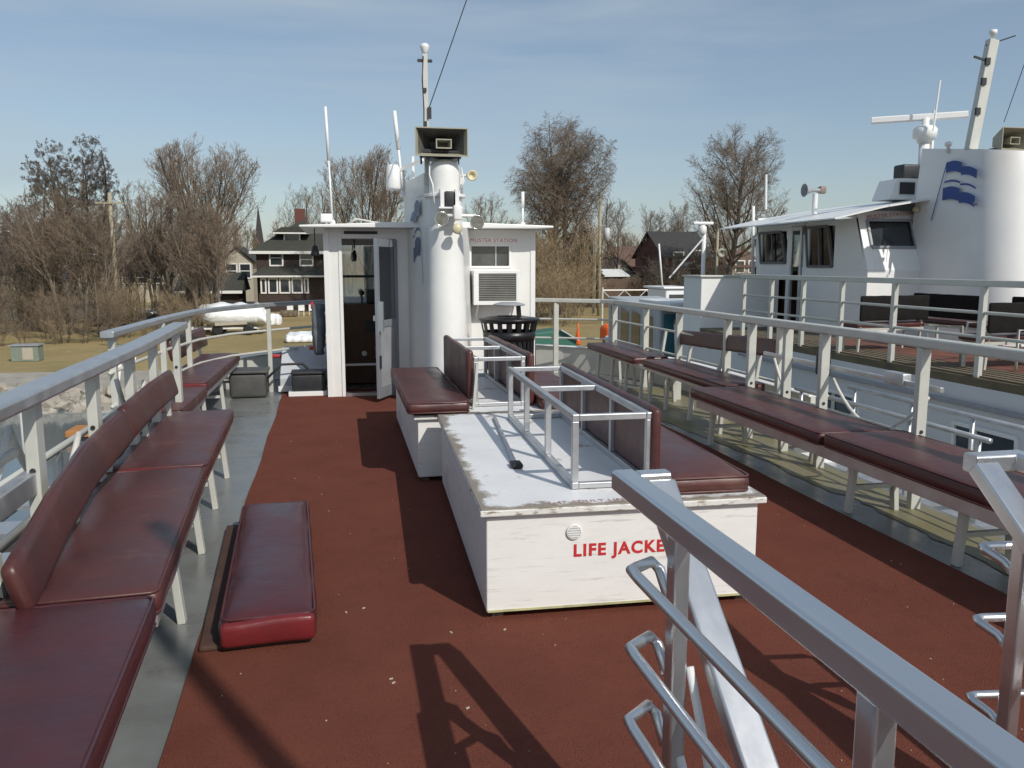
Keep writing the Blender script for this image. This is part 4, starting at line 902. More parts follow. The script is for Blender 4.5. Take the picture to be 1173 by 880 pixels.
# wheelhouse of the neighbour
nw = MB(); X0, X1, Y0, Y1, Zr = 9.0, 12.2, 13.05, 17.1, 2.42
ZK = 1.5; LN = .38
def wallpts(z): return Y0 if z <= ZK else Y0 + (z - ZK) / (2.45 - ZK) * LN
# aft face: lower vertical, upper leaning forward with a window opening
Yb = Y0 + LN
def aft(x, z, off=0): return (x, wallpts(z) + off, z)
def quad(m, pts): m.add(pts, [(0, 1, 2, 3)])
def panel(m, xa, xb, za, zb, t=.06):
    m.hexa([aft(xa, za), aft(xb, za), aft(xb, za, t), aft(xa, za, t), aft(xa, zb), aft(xb, zb), aft(xb, zb, t), aft(xa, zb, t)])
panel(nw, X0, X1, ND, ZK)
wa, wb, wz0, wz1 = 9.16, 10.04, 1.90, 2.38
panel(nw, X0, wa, ZK, 2.55); panel(nw, wb, X1, ZK, 2.55); panel(nw, wa, wb, ZK, wz0); panel(nw, wa, wb, wz1, 2.55)
# port face with openings
def port(m, ya_, yb_, za, zb, t=.06):
    m.hexa([(X0, ya_, za), (X0 + t, ya_, za), (X0 + t, yb_, za), (X0, yb_, za), (X0, max(ya_, wallpts(zb)), zb), (X0 + t, max(ya_, wallpts(zb)), zb), (X0 + t, yb_, zb), (X0, yb_, zb)])
port(nw, Y0 + .062, 14.1, ND, ZK); port(nw, Y0 + .062, 14.1, ZK, 2.42)
port(nw, 14.1, 15.1, ND, 1.55); port(nw, 14.1, 15.1, 2.32, 2.42); port(nw, 14.98, 15.15, 1.55, 2.32)
port(nw, 15.1, 15.18, ND, 1.55); port(nw, 15.15, 15.62, 2.36, 2.42); port(nw, 15.62, 15.78, ND, 2.42); port(nw, 15.78, 16.85, ND + 1.05, 1.62); port(nw, 15.78, 16.85, 2.28, 2.42); port(nw, 16.85, Y1, ND, 2.42)
port(nw, 16.5, 16.85, ND, ND + 1.05)
nw.box(X0, X1, Y1 - .06, Y1, ND, 1.55); nw.box(X0, X1, Y1 - .06, Y1, 2.25, 2.6); nw.box(X1 - .06, X1, Y0 + .4, Y1 - .06, ND, 1.6); nw.box(X1 - .06, X1, Y0 + .4, Y1 - .06, 2.3, 2.5)
nwall = nw.build('wheelhouse', WHITE2, NB, bevel=.004)
m = MB(); frm = [(wa, wz0), (wb, wz0), (wb, wz1), (wa, wz1)]
for q0, q1 in zip(frm, frm[1:] + frm[:1]): m.bar(aft(*q0, -.012), aft(*q1, -.012), .05, .04, (0, 1, 0))
nwin = m.build('window', GREYM, nwall, bevel=.008)
MB().add([aft(wa, wz0, .03), aft(wb, wz0, .03), aft(wb, wz1, .03), aft(wa, wz1, .03)], [(0, 1, 2, 3)]).build('window_pane', DKGLASS, nwall)
for (ya_, yb_, za, zb) in ((14.12, 14.97, 1.56, 2.31), (15.8, 16.84, 1.63, 2.27)):
    m = MB(); p = [(X0 - .01, ya_ + .0, za), (X0 - .01, yb_, za), (X0 - .01, yb_ + .12, zb), (X0 - .01, ya_ + .22, zb)]
    for q0, q1 in zip(p, p[1:] + p[:1]): m.bar(q0, q1, .05, .03, (1, 0, 0))
    m.bar((X0 - .01, (ya_ + yb_) / 2, za), (X0 - .01, (ya_ + yb_) / 2 + .1, zb), .035, .02, (1, 0, 0))
    m.build('side_window_frame', mat('window_rubber_grey', (.12, .12, .12), .5), nwall)
for (ya_, yb_, za, zb) in ((14.1, 14.98, 1.55, 2.32), (15.78, 16.85, 1.62, 2.28)): MB().box(X0 + .03, X0 + .034, ya_, yb_, za, zb).build('side_pane', GLASS, nwall)
MB().box(X1 - .03, X1 - .026, Y0 + .5, Y1 - .1, 1.6, 2.3).build('side_pane', GLASS, nwall); MB().box(X0 + .1, X1 - .1, Y1 - .03, Y1 - .026, 1.55, 2.25).build('side_pane', GLASS, nwall)
m = MB(); m.box(X0 - .03, X0 + .0, 15.19, 15.26, ND, 2.35); m.box(X0 - .03, X0, 15.54, 15.61, ND, 2.35); m.box(X0 - .03, X0, 15.261, 15.539, 2.27, 2.35)
m.build('door_frame', ALUD, nwall)
m = MB(); m.prism([(8.25, 2.36), (8.25, 2.385), (9.2, 2.60), (10.6, 2.83), (12.0, 2.60), (12.95, 2.385), (12.95, 2.36), (12.0, 2.57), (10.6, 2.79), (9.2, 2.57)], 12.95, 17.35)
m.build('wheelhouse_roof', WHITE2, NB)
MB().box(X0 + .07, X1 - .07, Y0 + .45, Y1 - .1, ND + .003, ND + .02).build('wheelhouse_floor', DARKIN, NB)
m = MB(); m.box(X0 + .3, X1 - .2, 16.4, 16.95, ND + .02, 1.45); m.build('wheelhouse_console', WOODP, NB)
lettering('MUSTER STATION', .105, Matrix.Translation((9.62, 13.40, 2.47)) @ Matrix.Rotation(R(90), 4, 'X') @ Matrix.Rotation(R(6), 4, 'Z'), REDF, NB, bold=0, spacing=1.1)
m = MB(); m.lathe((9.98, 13.2, 2.56), [(.03, .06), (.06, .0), (.055, -.05), (0, -.05)], 16, 'y'); m.lathe((10.3, 13.15, 2.42), [(.03, .06), (.06, .0), (.055, -.05), (0, -.05)], 16, 'y'); m.tube([(9.98, 13.25, 2.56), (10.3, 13.2, 2.42)], .015); m.build('floodlight', YEL, NB, True)
# funnel
FX = 10.02
m = MB()
def nsec(z):
    t = (z - ND) / 3.3; yf_ = 13.5 - .28 * t; ya_ = 11.95 + .32 * t; r = .62 - .04 * t; xc = FX + .02 * t + .64
    pts = [(xc + r * math.cos(a), ya_ + r * 1.25 * math.sin(a), z) for a in [R(180 + 180 * k / 20) for k in range(21)]]
    ring = [(FX + .02 * t, yf_, z)] + pts + [(xc + .62, yf_, z)]
    return [(x, y, q - (.30 * (13.3 - y) / 2.2 if z > 3.3 else 0)) for x, y, q in ring]
loft(m, [nsec(z) for z in (ND + .001, 1.2, 2.2, 3.0, 3.62)]); nf = m.build('funnel', WHITE2, NB, 'auto')
def nfl(y, z): return Vector((FX + .02 * (z - ND) / 3.3 + .035, y, z))
# flag on the funnel: fly towards the stern
em = MB(); gx = FX - .004
fb = flag(nf, Vector((gx + .0152, 12.86, 2.40)), Vector((0, -1, 0)), Vector((.0061, 0, 1)), Vector((-1, 0, 0)), 1.0, .90, BLUE)
lettering('TM', .085, Matrix.Translation((gx + .005, 11.84, 2.56)) @ Matrix.Rotation(R(-90), 4, 'Z') @ Matrix.Rotation(R(90), 4, 'X'), GREYT, nf, bold=.001)
# mast, radar, aerials
def pxy(px, py, Y): return at_y(px, py, Y)
m = MB(); b0, b1 = pxy(1112, 172, 12.2), pxy(1137, 46, 12.2); m.bar(b0, b1, .17, .12); m.build('mast', RAILW, NB, bevel=.01)
m = MB(); m.lathe(b1, [(.035, 0), (.035, .08), (.06, .09), (.06, .15), (0, .17)], 14); m.build('mast_light', WHITE2, NB, True)
m = MB(); m.tube([pxy(1130, 52, 12.2), pxy(1163, 41, 12.4)], .012, 6); m.bar(pxy(1116, 65, 12.15), pxy(1131, 70, 12.15), .03, .03); m.build('mast_fitting', DARK, NB)
for t_ in (.35, .62, .8):
    q = b0.lerp(b1, t_); MB().box(q.x - .11, q.x - .03, q.y - .09, q.y - .05, q.z - .06, q.z + .05).build('mast_fitting', DARK, NB)
rq = pxy(1060, 146, 13.9)
ra = [pxy(998, 142, 14.4), pxy(1108, 139, 13.6)]
MB().sweep([(ra[0].x, ra[0].y, rq.z + .17), (ra[1].x, ra[1].y, rq.z + .2)], .12, .12, .02).build('radar_bar', WHITE2, NB)
m = MB(); m.lathe((rq.x, rq.y, rq.z - .16), [(.0, -.12), (.12, -.12), (.14, -.05), (.2, -.03), (.21, .12), (.17, .17), (.06, .2), (.06, .32)], 20); m.build('radar_gearbox', WHITE2, NB, True)
q = pxy(1058, 195, 13.9); m = MB(); m.tube([(q.x, q.y, 2.7), (rq.x, rq.y, rq.z - .28)], .09, 14); m.bar((q.x + .1, q.y - .05, 2.9), (q.x + .1, q.y - .05, rq.z + .3), .04, .04); m.build('radar_post', WHITE2, NB, True)
m = MB(); m.tube([pxy(1069, 150, 13.6), pxy(1077, 92, 13.6)], .016, 6); m.build('whip_antenna', WHITE2, NB)
m = MB(); m.tube([pxy(877, 240, 15.5), pxy(877.5, 200, 15.5)], [.03, .025], 8); m.build('whip_antenna', WHITE2, NB)
q = pxy(1086, 172, 12.6); m = MB(); m.lathe(q, [(.03, -.05), (.03, .05), (.06, .07), (.06, .12), (0, .15)], 12); m.build('vent_cap', WHITE2, NB, True)
q = pxy(1027, 212, 13.8); m = MB(); m.prism([(q.x - .3, q.z - .28), (q.x + .35, q.z - .28), (q.x + .35, q.z + .1), (q.x - .15, q.z + .1)], 13.6, 14.1); m.build('vent_hood', WHITE2, NB, bevel=.02)
MB().box(q.x - .08, q.x + .22, 13.58, 13.599, q.z - .18, q.z + .03).build('vent_grille', DARK, NB)
MB().rbox(q.x + .12, q.x + .5, 13.8, 14.1, q.z + .12, q.z + .38, .04).build('searchlight', DARK, NB, True)
m = MB(); q = pxy(934, 222, 14.6); m.tube([(q.x, q.y, 2.55), (q.x, q.y, q.z)], .05, 10); m.build('horn_post', WHITE2, NB)
m = MB(); m.lathe((q.x, q.y, q.z + .06), [(.04, .20), (.05, .07), (.03, 0), (.045, -.10), (.08, -.18), (.125, -.235), (.115, -.235), (.04, -.14)], 18, 'x'); m.xf(Matrix()); m.build('horn', GREYM, NB, True)
MB().rbox(q.x + .07, q.x + .2, q.y - .06, q.y + .06, q.z, q.z + .14, .03).build('horn_driver', mat('rusty_paint', (.28, .2, .17), .6, var=.3), NB, True)
# rectangular horn loudspeaker on the funnel top
nh = thing('horn_loudspeaker', (10.6, 11.2, 3.6), 'grey horn loudspeaker on the neighbouring funnel at the right edge', 'loudspeaker')
q = pxy(1170, 158, 11.0)
m = MB(); frustum(m, q.x + .04, q.z, 11.1, 11.5, .56, .34, .2, .14); m.build('bell', TAN, nh)
m = MB(); frustum(m, q.x + .08, q.z - .01, 11.2, 11.4, .17, .11, .1, .06); m.build('inner_horn', TAN, nh)
m = MB(); m.box(q.x - .2, q.x + .25, 11.3, 11.4, 3.36, q.z - .12); m.build('bracket', DARK, nh)
o = MB().tube([pxy(1150, 140, 11.5), pxy(1180, 55, 11.0)], .006, 6).build('stay_wire', DARK, None); tag(o, 'thin wire rising beside the neighbouring mast at the right edge', 'wire')
# benches on the neighbour's deck
G3 = 'benches on the neighbouring deck'
def nbench(x, y, rz, label):
    t = thing('deck_bench', (x, y, ND + .012), label, 'bench', G3, rz)
    MB().rbox(-.95, .95, -.27, .22, .42, .51, .035, .01, .002, 3).build('seat_cushion', VINYL, t, True, local=True)
    MB().rbox(-.95, .95, .24, .29, .55, .98, .025, 0, .002, 4).build('backrest', mat('black_back_pad', (.012, .010, .010), .85, var=.2, spec=.2), t, True, local=True)
    m = MB(); m.box(-.92, .92, -.24, -.2, .37, .418); m.box(-.92, .92, .17, .21, .37, .418); m.build('frame', RAILW, t, local=True)
    for s_ in (-.85, .85):
        MB().bar((s_, -.22, 0), (s_, -.2, .37), .04, .04, (0, 1, 0)).build('leg', RAILW, t, local=True)
        MB().bar((s_, .16, 0), (s_, .235, .95), .04, .04, (0, 1, 0)).build('leg', RAILW, t, local=True)
    return t
nb0 = nbench(8.0, 11.15, R(186), 'neighbouring bench with a black back turned towards us under the far wheelhouse')
nb0.scale = (.65, .85, .85)
dup(nb0, (9.75, 9.35, ND + .012), R(95), scale=(1, .85, .85), label='neighbouring bench standing side on below the funnel')
dup(nb0, (9.9, 7.6, ND + .012), R(185), scale=(.9, .85, .85), label='neighbouring bench with a black back at the right edge of the picture')
dup(nb0, (9.35, 11.2, ND + .012), R(90), scale=(.8, .85, .85), label='neighbouring bench pushed lengthwise against the port side of the far funnel')
dup(nb0, (8.35, 8.9, ND + .012), R(184), scale=(.8, .85, .85), label='neighbouring bench nearest its rail with two pipe frames beside it')
dup(nb0, (8.6, 6.6, ND + .012), R(186), scale=(.9, .85, .85), label='neighbouring bench furthest aft close to its rail posts')
for (x, y, ang, ln, lab) in ((8.1, 9.6, 20, .9, 'loose white folding frame lying on the neighbouring red deck'), (8.3, 8.2, 100, .8, 'upturned white pipe frame further aft on the neighbouring red deck')):
    t = thing('pipe_frame', (x, y, ND + .012), lab, 'frame', 'pipe frames on the neighbouring deck', R(ang))
    for s_ in (-ln / 2, ln / 2): MB().tube([(s_, -.25, .02), (s_ + .03, -.22, .5), (s_ + .03, .22, .5), (s_, .25, .02)], .018, 8).build('hoop', RAILW, t, True, local=True)
    MB().tube([(-ln / 2 + .02, -.2, .48), (ln / 2, .15, .1)], .015, 8).build('brace', RAILW, t, True, local=True)
# white bulkhead box on its foredeck
o = thing('deck_house', (8.0, 16.4, -.1), 'square white box ahead of the neighbouring wheelhouse with a sunlit face', 'deck house')
MB().box(7.24, 8.98, 16.0, 16.9, -.05, 1.34).build('body', WHITE2, o, bevel=.01); MB().box(7.20, 8.99, 15.96, 16.94, 1.341, 1.375).build('lid', RAILW, o, bevel=.005)
q = at_y(805, 318, 17.6)
o = thing('radar_mast', (q.x, q.y, -.1), 'white flat radar on a thin pole rising behind the white box', 'radar')
MB().tube([(q.x, q.y, -.1), (q.x, q.y, 2.35)], .045, 10).build('pole', WHITE2, o, True)
q2 = at_y(805, 256, 17.6)
MB().rbox(q2.x - .24, q2.x + .24, q2.y - .06, q2.y + .06, q2.z - .03, q2.z + .035, .02).build('scanner', WHITE2, o, True); MB().lathe((q2.x, q2.y, q2.z - .2), [(.05, -.06), (.09, 0), (.09, .12), (.05, .16)], 16).build('gearbox', WHITE2, o, True)
MB().tube([(q.x - .8, q.y, 1.3), (q.x, q.y, 2.2)], .018, 8).build('stay', WHITE2, o)
q = at_y(862, 318, 17.8); o = MB().tube([(q.x, q.y, 1.3), (q.x - .05, q.y, at_y(862, 236, 17.8).z)], .035, 8).build('flag_staff', WHITE2, None, True); tag(o, 'plain white staff standing left of the neighbouring wheelhouse', 'pole')
q = at_y(826, 290, 18.5); o = thing('ring_lamp', q, 'grey pole with a round lamp just right of the flat radar', 'lamp')
MB().tube([(q.x - .1, q.y, -.1), (q.x - .1, q.y, q.z + .5)], .03, 8).build('pole', POLEW, o, True)
MB().lathe(q, [(.07, .02), (.11, .0), (.11, -.05), (.06, -.05), (.05, 0)], 18, 'y').build('lamp', TAN, o, True)

# small craft lying ahead in the gap
fb = thing('work_boat', (5.6, 20, -3.4), 'grey and teal work boat with dark cabin windows lying ahead in the gap', 'boat')
def gp(px, py, Y): return at_y(px, py, Y)
a0, a1 = gp(697, 345, 24), gp(756, 362, 19)
m = MB(); z0_, z1_ = -2.0, .55
m.hexa([(a0.x, 24, z0_), (a1.x, 19, z0_), (a1.x + 1.6, 19.3, z0_), (a0.x + 1.6, 24, z0_), (a0.x, 24, z1_ + .1), (a1.x, 19, z1_), (a1.x + 1.6, 19.3, z1_), (a0.x + 1.6, 24, z1_ + .1)])
cab = m.build('cabin', mat('grey_boat_paint', (.40, .42, .43), .5, var=.1, vscale=2), fb, bevel=.05)
dv = Vector((a1.x - a0.x, -5, 0)); nn = Vector((-5, -(a1.x - a0.x), 0)).normalized()
if nn.x > 0: nn = -nn
for k in range(4):
    s0 = .07 + .22 * k; p0 = Vector((a0.x, 24, 0)) + dv * s0; p1 = Vector((a0.x, 24, 0)) + dv * (s0 + .16)
    m = MB(); m.add([p0 + nn * .01 + Vector((0, 0, -.55)), p1 + nn * .01 + Vector((0, 0, -.6)), p1 + nn * .01 + Vector((0, 0, .3)), p0 + nn * .01 + Vector((0, 0, .4))], [(0, 1, 2, 3)]); m.build('window', DKGLASS, cab)
m = MB(); m.hexa([(a1.x + .1, 18.97, -1.9), (a1.x + .55, 18.97, -1.9), (a1.x + .55, 18.99, -1.9), (a1.x + .1, 18.99, -1.9), (a1.x + .1, 18.97, .4), (a1.x + .55, 18.97, .4), (a1.x + .55, 18.99, .4), (a1.x + .1, 18.99, .4)]); m.build('door', TEAL, cab)
m = MB(); hp = [(a0.x - .6, 27.5), (a0.x - .5, 24), (a1.x - .45, 16.5), (a1.x + 2.2, 16.5), (a0.x + 2.4, 25), (a0.x + 1.2, 27.8)]
vs = [(x, y, -1.9) for x, y in hp] + [(x + (a0.x + 1 - x) * .2, y, -3.7) for x, y in hp]; n = 6
m.add(vs, [tuple(range(6))] + [(i, i + 6, (i + 1) % 6 + 6, (i + 1) % 6) for i in range(6)]); m.build('hull', TEAL, fb)
MB().rbox(a1.x + .2, a1.x + 1.5, 16.9, 18.4, -1.89, -1.15, .15, .1, .03, 8).build('tarp', BLUET, fb, True)
MB().rbox(a1.x + .9, a1.x + 1.6, 16.6, 16.88, -1.89, -1.45, .05).build('stern_box', WHITE2, fb, True)
MB().box(a1.x + .0, a1.x + 1.7, 18.4, 20.5, .56, .72).build('cabin_roof', WHITE2, fb, bevel=.03)
sb = thing('motor_cruiser', (9.5, 32, -3.4), 'small white cabin cruiser moored further off by the shore', 'boat')
q = gp(776, 340, 31)
m = MB(); m.box(q.x - .5, q.x + .55, 31, 33, -1.6, .62); c_ = m.build('cabin', WHITE2, sb, bevel=.06)
MB().box(q.x - .35, q.x + .35, 30.985, 30.995, .0, .42).build('window', DKGLASS, c_)
MB().box(q.x - .62, q.x + .66, 30.9, 33.2, .64, .72).build('roof', WHITE2, c_, bevel=.03)
m = MB(); m.prism([(q.x - 1.4, -1.6), (q.x + 1.8, -1.6), (q.x + 1.5, -3.7), (q.x - 1.1, -3.7)], 28.5, 36); m.build('hull', WHITE2, sb, bevel=.1)
MB().box(q.x + .68, q.x + 1.6, 31, 32.5, -1.6, .2).build('flybridge', WHITE2, sb, bevel=.06)
MB().tube([(q.x - .55, 31.2, .6), (q.x - .75, 31.2, 2.4)], .035, 8).build('mast', WHITE2, sb, True)

# ------------------------------------------------------------------ water, shore, ground
GZ, WZ = -2.6, -3.4
WATER = mat('harbour_water', (.16, .19, .20), .08, col2=(.11, .14, .15), vscale=.25, bump=.12, bscale=2.2, spec=.6)
m = MB(); m.add([(-400, -200, WZ), (400, -200, WZ), (400, 45, WZ), (-400, 45, WZ)], [(0, 1, 2, 3)]); tag(m.build('water', WATER), kind='structure')
GRASS = mat('dormant_grass', (.36, .275, .135), .95, col2=(.25, .20, .095), vscale=.22, bump=.6, bscale=6, spots=[((.17, .175, .065), .30, .56, .6), ((.46, .38, .24), 1.2, .58, .7), ((.25, .19, .10), 5, .5, .6)], spec=.1, detail=8)
def shore_y(x): return 31.5 + .9 * math.sin(x * .16) + .5 * math.sin(x * .41)
m = MB(); xs = [-420, -150] + [-80 + 4 * i for i in range(36)] + [150, 420]
for a, b in zip(xs, xs[1:]):
    pr = [(0, GZ - .02), (6, GZ), (22, GZ - .02), (60, GZ), (160, GZ + .6), (900, GZ + 2)]
    for (d0, h0), (d1, h1) in zip(pr, pr[1:]):
        m.add([(a, shore_y(a) + d0 + 4.2, h0), (b, shore_y(b) + d0 + 4.2, h0), (b, shore_y(b) + d1 + 4.2, h1), (a, shore_y(a) + d1 + 4.2, h1)], [(0, 1, 2, 3)])
tag(m.build('ground', GRASS, None, True), kind='structure')
CONC = mat('shore_concrete', (.36, .33, .28), .9, col2=(.26, .24, .20), vscale=1.1, bump=.3, bscale=9, spots=[((.18, .16, .13), 2.4, .58, .6)])
m = MB()
for a, b in zip(xs, xs[1:]):
    m.add([(a, shore_y(a) + 1.6, GZ - .25), (b, shore_y(b) + 1.6, GZ - .25), (b, shore_y(b) + 4.3, GZ + .012), (a, shore_y(a) + 4.3, GZ + .012)], [(0, 1, 2, 3)])
    m.add([(a, shore_y(a) - 1.2, WZ - .5), (b, shore_y(b) - 1.2, WZ - .5), (b, shore_y(b) + 1.6, GZ - .25), (a, shore_y(a) + 1.6, GZ - .25)], [(0, 1, 2, 3)])
tag(m.build('shore_bank', CONC), kind='structure')
ico = bmesh.new(); bmesh.ops.create_icosphere(ico, subdivisions=1, radius=1); IV = [v.co.copy() for v in ico.verts]; IF = [tuple(v.index for v in f.verts) for f in ico.faces]; ico.free()
m = MB(); rnd = random.Random(11)
for i in range(1500):
    x = rnd.uniform(-32, 20); t = rnd.random(); y = shore_y(x) - .9 + 2.4 * t; z = WZ - .25 + (GZ - .2 - WZ + .2) * t; s_ = rnd.uniform(.12, .34)
    M_ = Matrix.Translation((x, y, z)) @ Matrix.Rotation(rnd.uniform(0, 6), 4, (rnd.random(), rnd.random(), rnd.random() + .1)) @ Matrix.Diagonal((s_ * rnd.uniform(.7, 1.4), s_, s_ * rnd.uniform(.5, .9), 1))
    m.add([M_ @ (v * rnd.uniform(.85, 1.1)) for v in IV], IF)
tag(m.build('riprap', mat('riprap_stone', (.42, .38, .31), .9, col2=(.24, .22, .19), vscale=1.3, bump=.4, bscale=6)), 'pale broken stones heaped along the water edge', 'rocks', kind='stuff')
ROAD = mat('gravel_road', (.30, .28, .255), .95, col2=(.22, .205, .185), vscale=1.5, bump=.2, bscale=10)
pa = [at_z(-60, 392, GZ), at_z(20, 378, GZ), at_z(85, 366, GZ), at_z(150, 356, GZ), at_z(240, 352, GZ)]
m = MB()
for a, b in zip(pa, pa[1:]):
    m.add([(a.x, a.y - 2.2, GZ + .03), (b.x, b.y - 2.6, GZ + .03), (b.x, b.y + 3, GZ + .03), (a.x, a.y + 2.4, GZ + .03)], [(0, 1, 2, 3)])
tag(m.build('road', ROAD), kind='structure')
# timber pier on the port side
pr_ = thing('pier', (-6.2, 6, -3.4), 'dark timber pier low down in the water on the port side', 'pier')
MB().box(-5.4, -3.0, -1, 11.5, -1.95, -1.8).build('decking', TIMBERD, pr_)
for y in (0, 2.2, 4.4, 6.6, 8.8, 11): 
    MB().tube([(-3.1, y, -3.9), (-3.1, y, -1.2)], .13, 12).build('pile', TIMBER, pr_, True); MB().tube([(-5.3, y, -3.9), (-5.3, y, -1.4)], .13, 12).build('pile', TIMBER, pr_, True)
MB().box(-3.02, -2.9, -1, 11.5, -2.3, -2.0).build('fender_beam', TIMBERD, pr_)
q = at_z(102, 490, WZ + .3)
o = thing('dock_float', (q.x, q.y, WZ), 'small orange wooden float on the water beyond the port rail', 'float')
MB().box(q.x - .5, q.x + .9, q.y - .5, q.y + .5, WZ + .12, WZ + .3).build('deck', ORWOOD, o, bevel=.02); MB().box(q.x - .45, q.x + .85, q.y - .45, q.y + .45, WZ - .1, WZ + .119).build('pontoon', DARK, o)

# ------------------------------------------------------------------ houses
def hip(m, x0, x1, y0, y1, z, h, ov=.4):
    a = [(x0 - ov, y0 - ov, z), (x1 + ov, y0 - ov, z), (x1 + ov, y1 + ov, z), (x0 - ov, y1 + ov, z)]
    w_, d_ = x1 - x0, y1 - y0
    if w_ >= d_: r0, r1 = ((x0 + x1) / 2 - (w_ - d_) / 2 - .4, (y0 + y1) / 2, z + h), ((x0 + x1) / 2 + (w_ - d_) / 2 + .4, (y0 + y1) / 2, z + h); f = [(0, 1, 5, 4), (1, 2, 5), (2, 3, 4, 5), (3, 0, 4)]
    else: r0, r1 = ((x0 + x1) / 2, (y0 + y1) / 2 - (d_ - w_) / 2, z + h), ((x0 + x1) / 2, (y0 + y1) / 2 + (d_ - w_) / 2, z + h); f = [(0, 1, 4), (1, 2, 5, 4), (2, 3, 5), (3, 0, 4, 5)]
    m.add(a + [r0, r1], f + [(0, 3, 2, 1)])
def gable(m, x0, x1, y0, y1, z, h, ov=.35, axis='y', t=.14):
    if axis == 'y': c_ = (x0 + x1) / 2; m.prism([(x0 - ov, z - .1), (c_, z + h), (x1 + ov, z - .1), (x1 + ov, z - .1 + t), (c_, z + h + t), (x0 - ov, z - .1 + t)], y0 - ov, y1 + ov, 'y')
    else: c_ = (y0 + y1) / 2; m.prism([(y0 - ov, z - .1), (c_, z + h), (y1 + ov, z - .1), (y1 + ov, z - .1 + t), (c_, z + h + t), (y0 - ov, z - .1 + t)], x0 - ov, x1 + ov, 'x')
def window(parent, x, y, z, w_, h, cross=True, m=TRIMW):
    f = MB(); t = .13
    f.box(x - w_ / 2 - t, x - w_ / 2, y - .07, y + .02, z - t, z + h + t); f.box(x + w_ / 2, x + w_ / 2 + t, y - .07, y + .02, z - t, z + h + t); f.box(x - w_ / 2, x + w_ / 2, y - .07, y + .02, z - t, z); f.box(x - w_ / 2, x + w_ / 2, y - .07, y + .02, z + h, z + h + t)
    if cross: f.box(x - w_ / 2, x + w_ / 2, y - .05, y + .02, z + h / 2 - .04, z + h / 2 + .04)
    o = f.build('window', m, parent); MB().box(x - w_ / 2, x + w_ / 2, y - .03, y - .02, z, z + h).build('pane', DKGLASS, o); return o
# brown shingled house with white trim
q = at_z(289, 352, GZ); hx0 = q.x; hY = 78.0
q0 = at_y(290, 352, hY); q1 = at_y(360, 352, hY); hx0 = q0.x; s_ = (q1.x - q0.x) / 70.0    # metres per photo pixel there
zz = lambda py: at_y(320, py, hY).z
hs_ = thing('brown_house', (hx0 + 4, hY + 5, GZ), 'dark brown shingled house with white trimmed windows and a red chimney', 'house')
W_ = 8.2; zg, zp, ze, zrid = GZ, zz(318), zz(288), zz(256)
MB().box(hx0 + .3, hx0 + W_, hY + 1.5, hY + 10, zg - .3, ze).build('wall', BRICKD, hs_)
m = MB(); hip(m, hx0 + .3, hx0 + W_, hY + 1.5, hY + 10, ze, zrid - ze + .6, .55); rf = m.build('roof', ROOFG, hs_)
m = MB(); m.box(hx0 - .28, hx0 + W_ + .58, hY + .90, hY + .96, ze - .22, ze + .04); m.box(hx0 - .30, hx0 - .24, hY + .9, hY + 10.5, ze - .22, ze + .04); m.build('eave_trim', TRIMW, rf)
px_, py_ = hx0 + 3.6, hY + 5.8; MB().box(px_, px_ + .95, py_, py_ + .9, zz(262), zz(234)).build('chimney', BRICKR, rf); MB().box(px_ + 2.6, px_ + 3.3, py_ + .3, py_ + 1, zz(262), zz(238)).build('chimney', BRICKR, rf)
# dormer
m = MB(); dx0, dx1 = hx0 + 36 * s_, hx0 + 55 * s_; m.box(dx0, dx1, hY + 2.6, hY + 6, zz(280), zz(265)); dm_ = m.build('dormer', BRICKD, rf)
m = MB(); m.prism([(dx0 - .9, zz(266)), (dx1 + .9, zz(266)), (dx1 + .2, zz(259)), (dx0 - .2, zz(259))], hY + 2.0, hY + 6.4); m.build('dormer_roof', ROOFG, rf)
MB().box(dx0 - .92, dx1 + .92, hY + 1.92, hY + 1.99, zz(267), zz(265.3)).build('dormer_trim', TRIMW, rf)
window(dm_, (dx0 + dx1) / 2, hY + 2.58, zz(277.5), 1.25, .9, False)
window(hs_, hx0 + 27 * s_, hY + 1.48, zz(303.5), 1.0, 1.25); window(hs_, hx0 + 62 * s_, hY + 1.48, zz(303.5), 1.0, 1.0)
# sun porch
MB().box(hx0 + .6, hx0 + W_ - .4, hY - .6, hY + 1.49, zg - .3, zz(336)).build('porch_base', BRICKD, hs_)
m = MB(); m.hexa([(hx0 + .1, hY - 1.0, zz(316.5)), (hx0 + W_, hY - 1.0, zz(316.5)), (hx0 + W_, hY + 1.49, zz(316.5)), (hx0 + .1, hY + 1.49, zz(316.5)), (hx0 + .1, hY - 1.0, zz(315)), (hx0 + W_, hY - 1.0, zz(315)), (hx0 + W_ - .5, hY + 1.49, zz(306)), (hx0 + .8, hY + 1.49, zz(306))])
m.build('porch_roof', ROOFG, hs_); MB().box(hx0 + .08, hx0 + W_ + .02, hY - 1.07, hY - 1.01, zz(317.6), zz(315.6)).build('porch_trim', TRIMW, hs_)
for (a, b_) in ((10, 17), (18.5, 30), (31, 44), (45, 58), (59, 65)):
    window(hs_, hx0 + (a + b_) / 2 * s_, hY - .62, zz(334.5), (b_ - a) * s_ - .28, zz(320) - zz(334.5), False)
MB().box(hx0 + .7, hx0 + W_ - .5, hY - .55, hY + 1.4, zz(336), zz(317.6)).build('porch_wall', BRICKD, hs_)
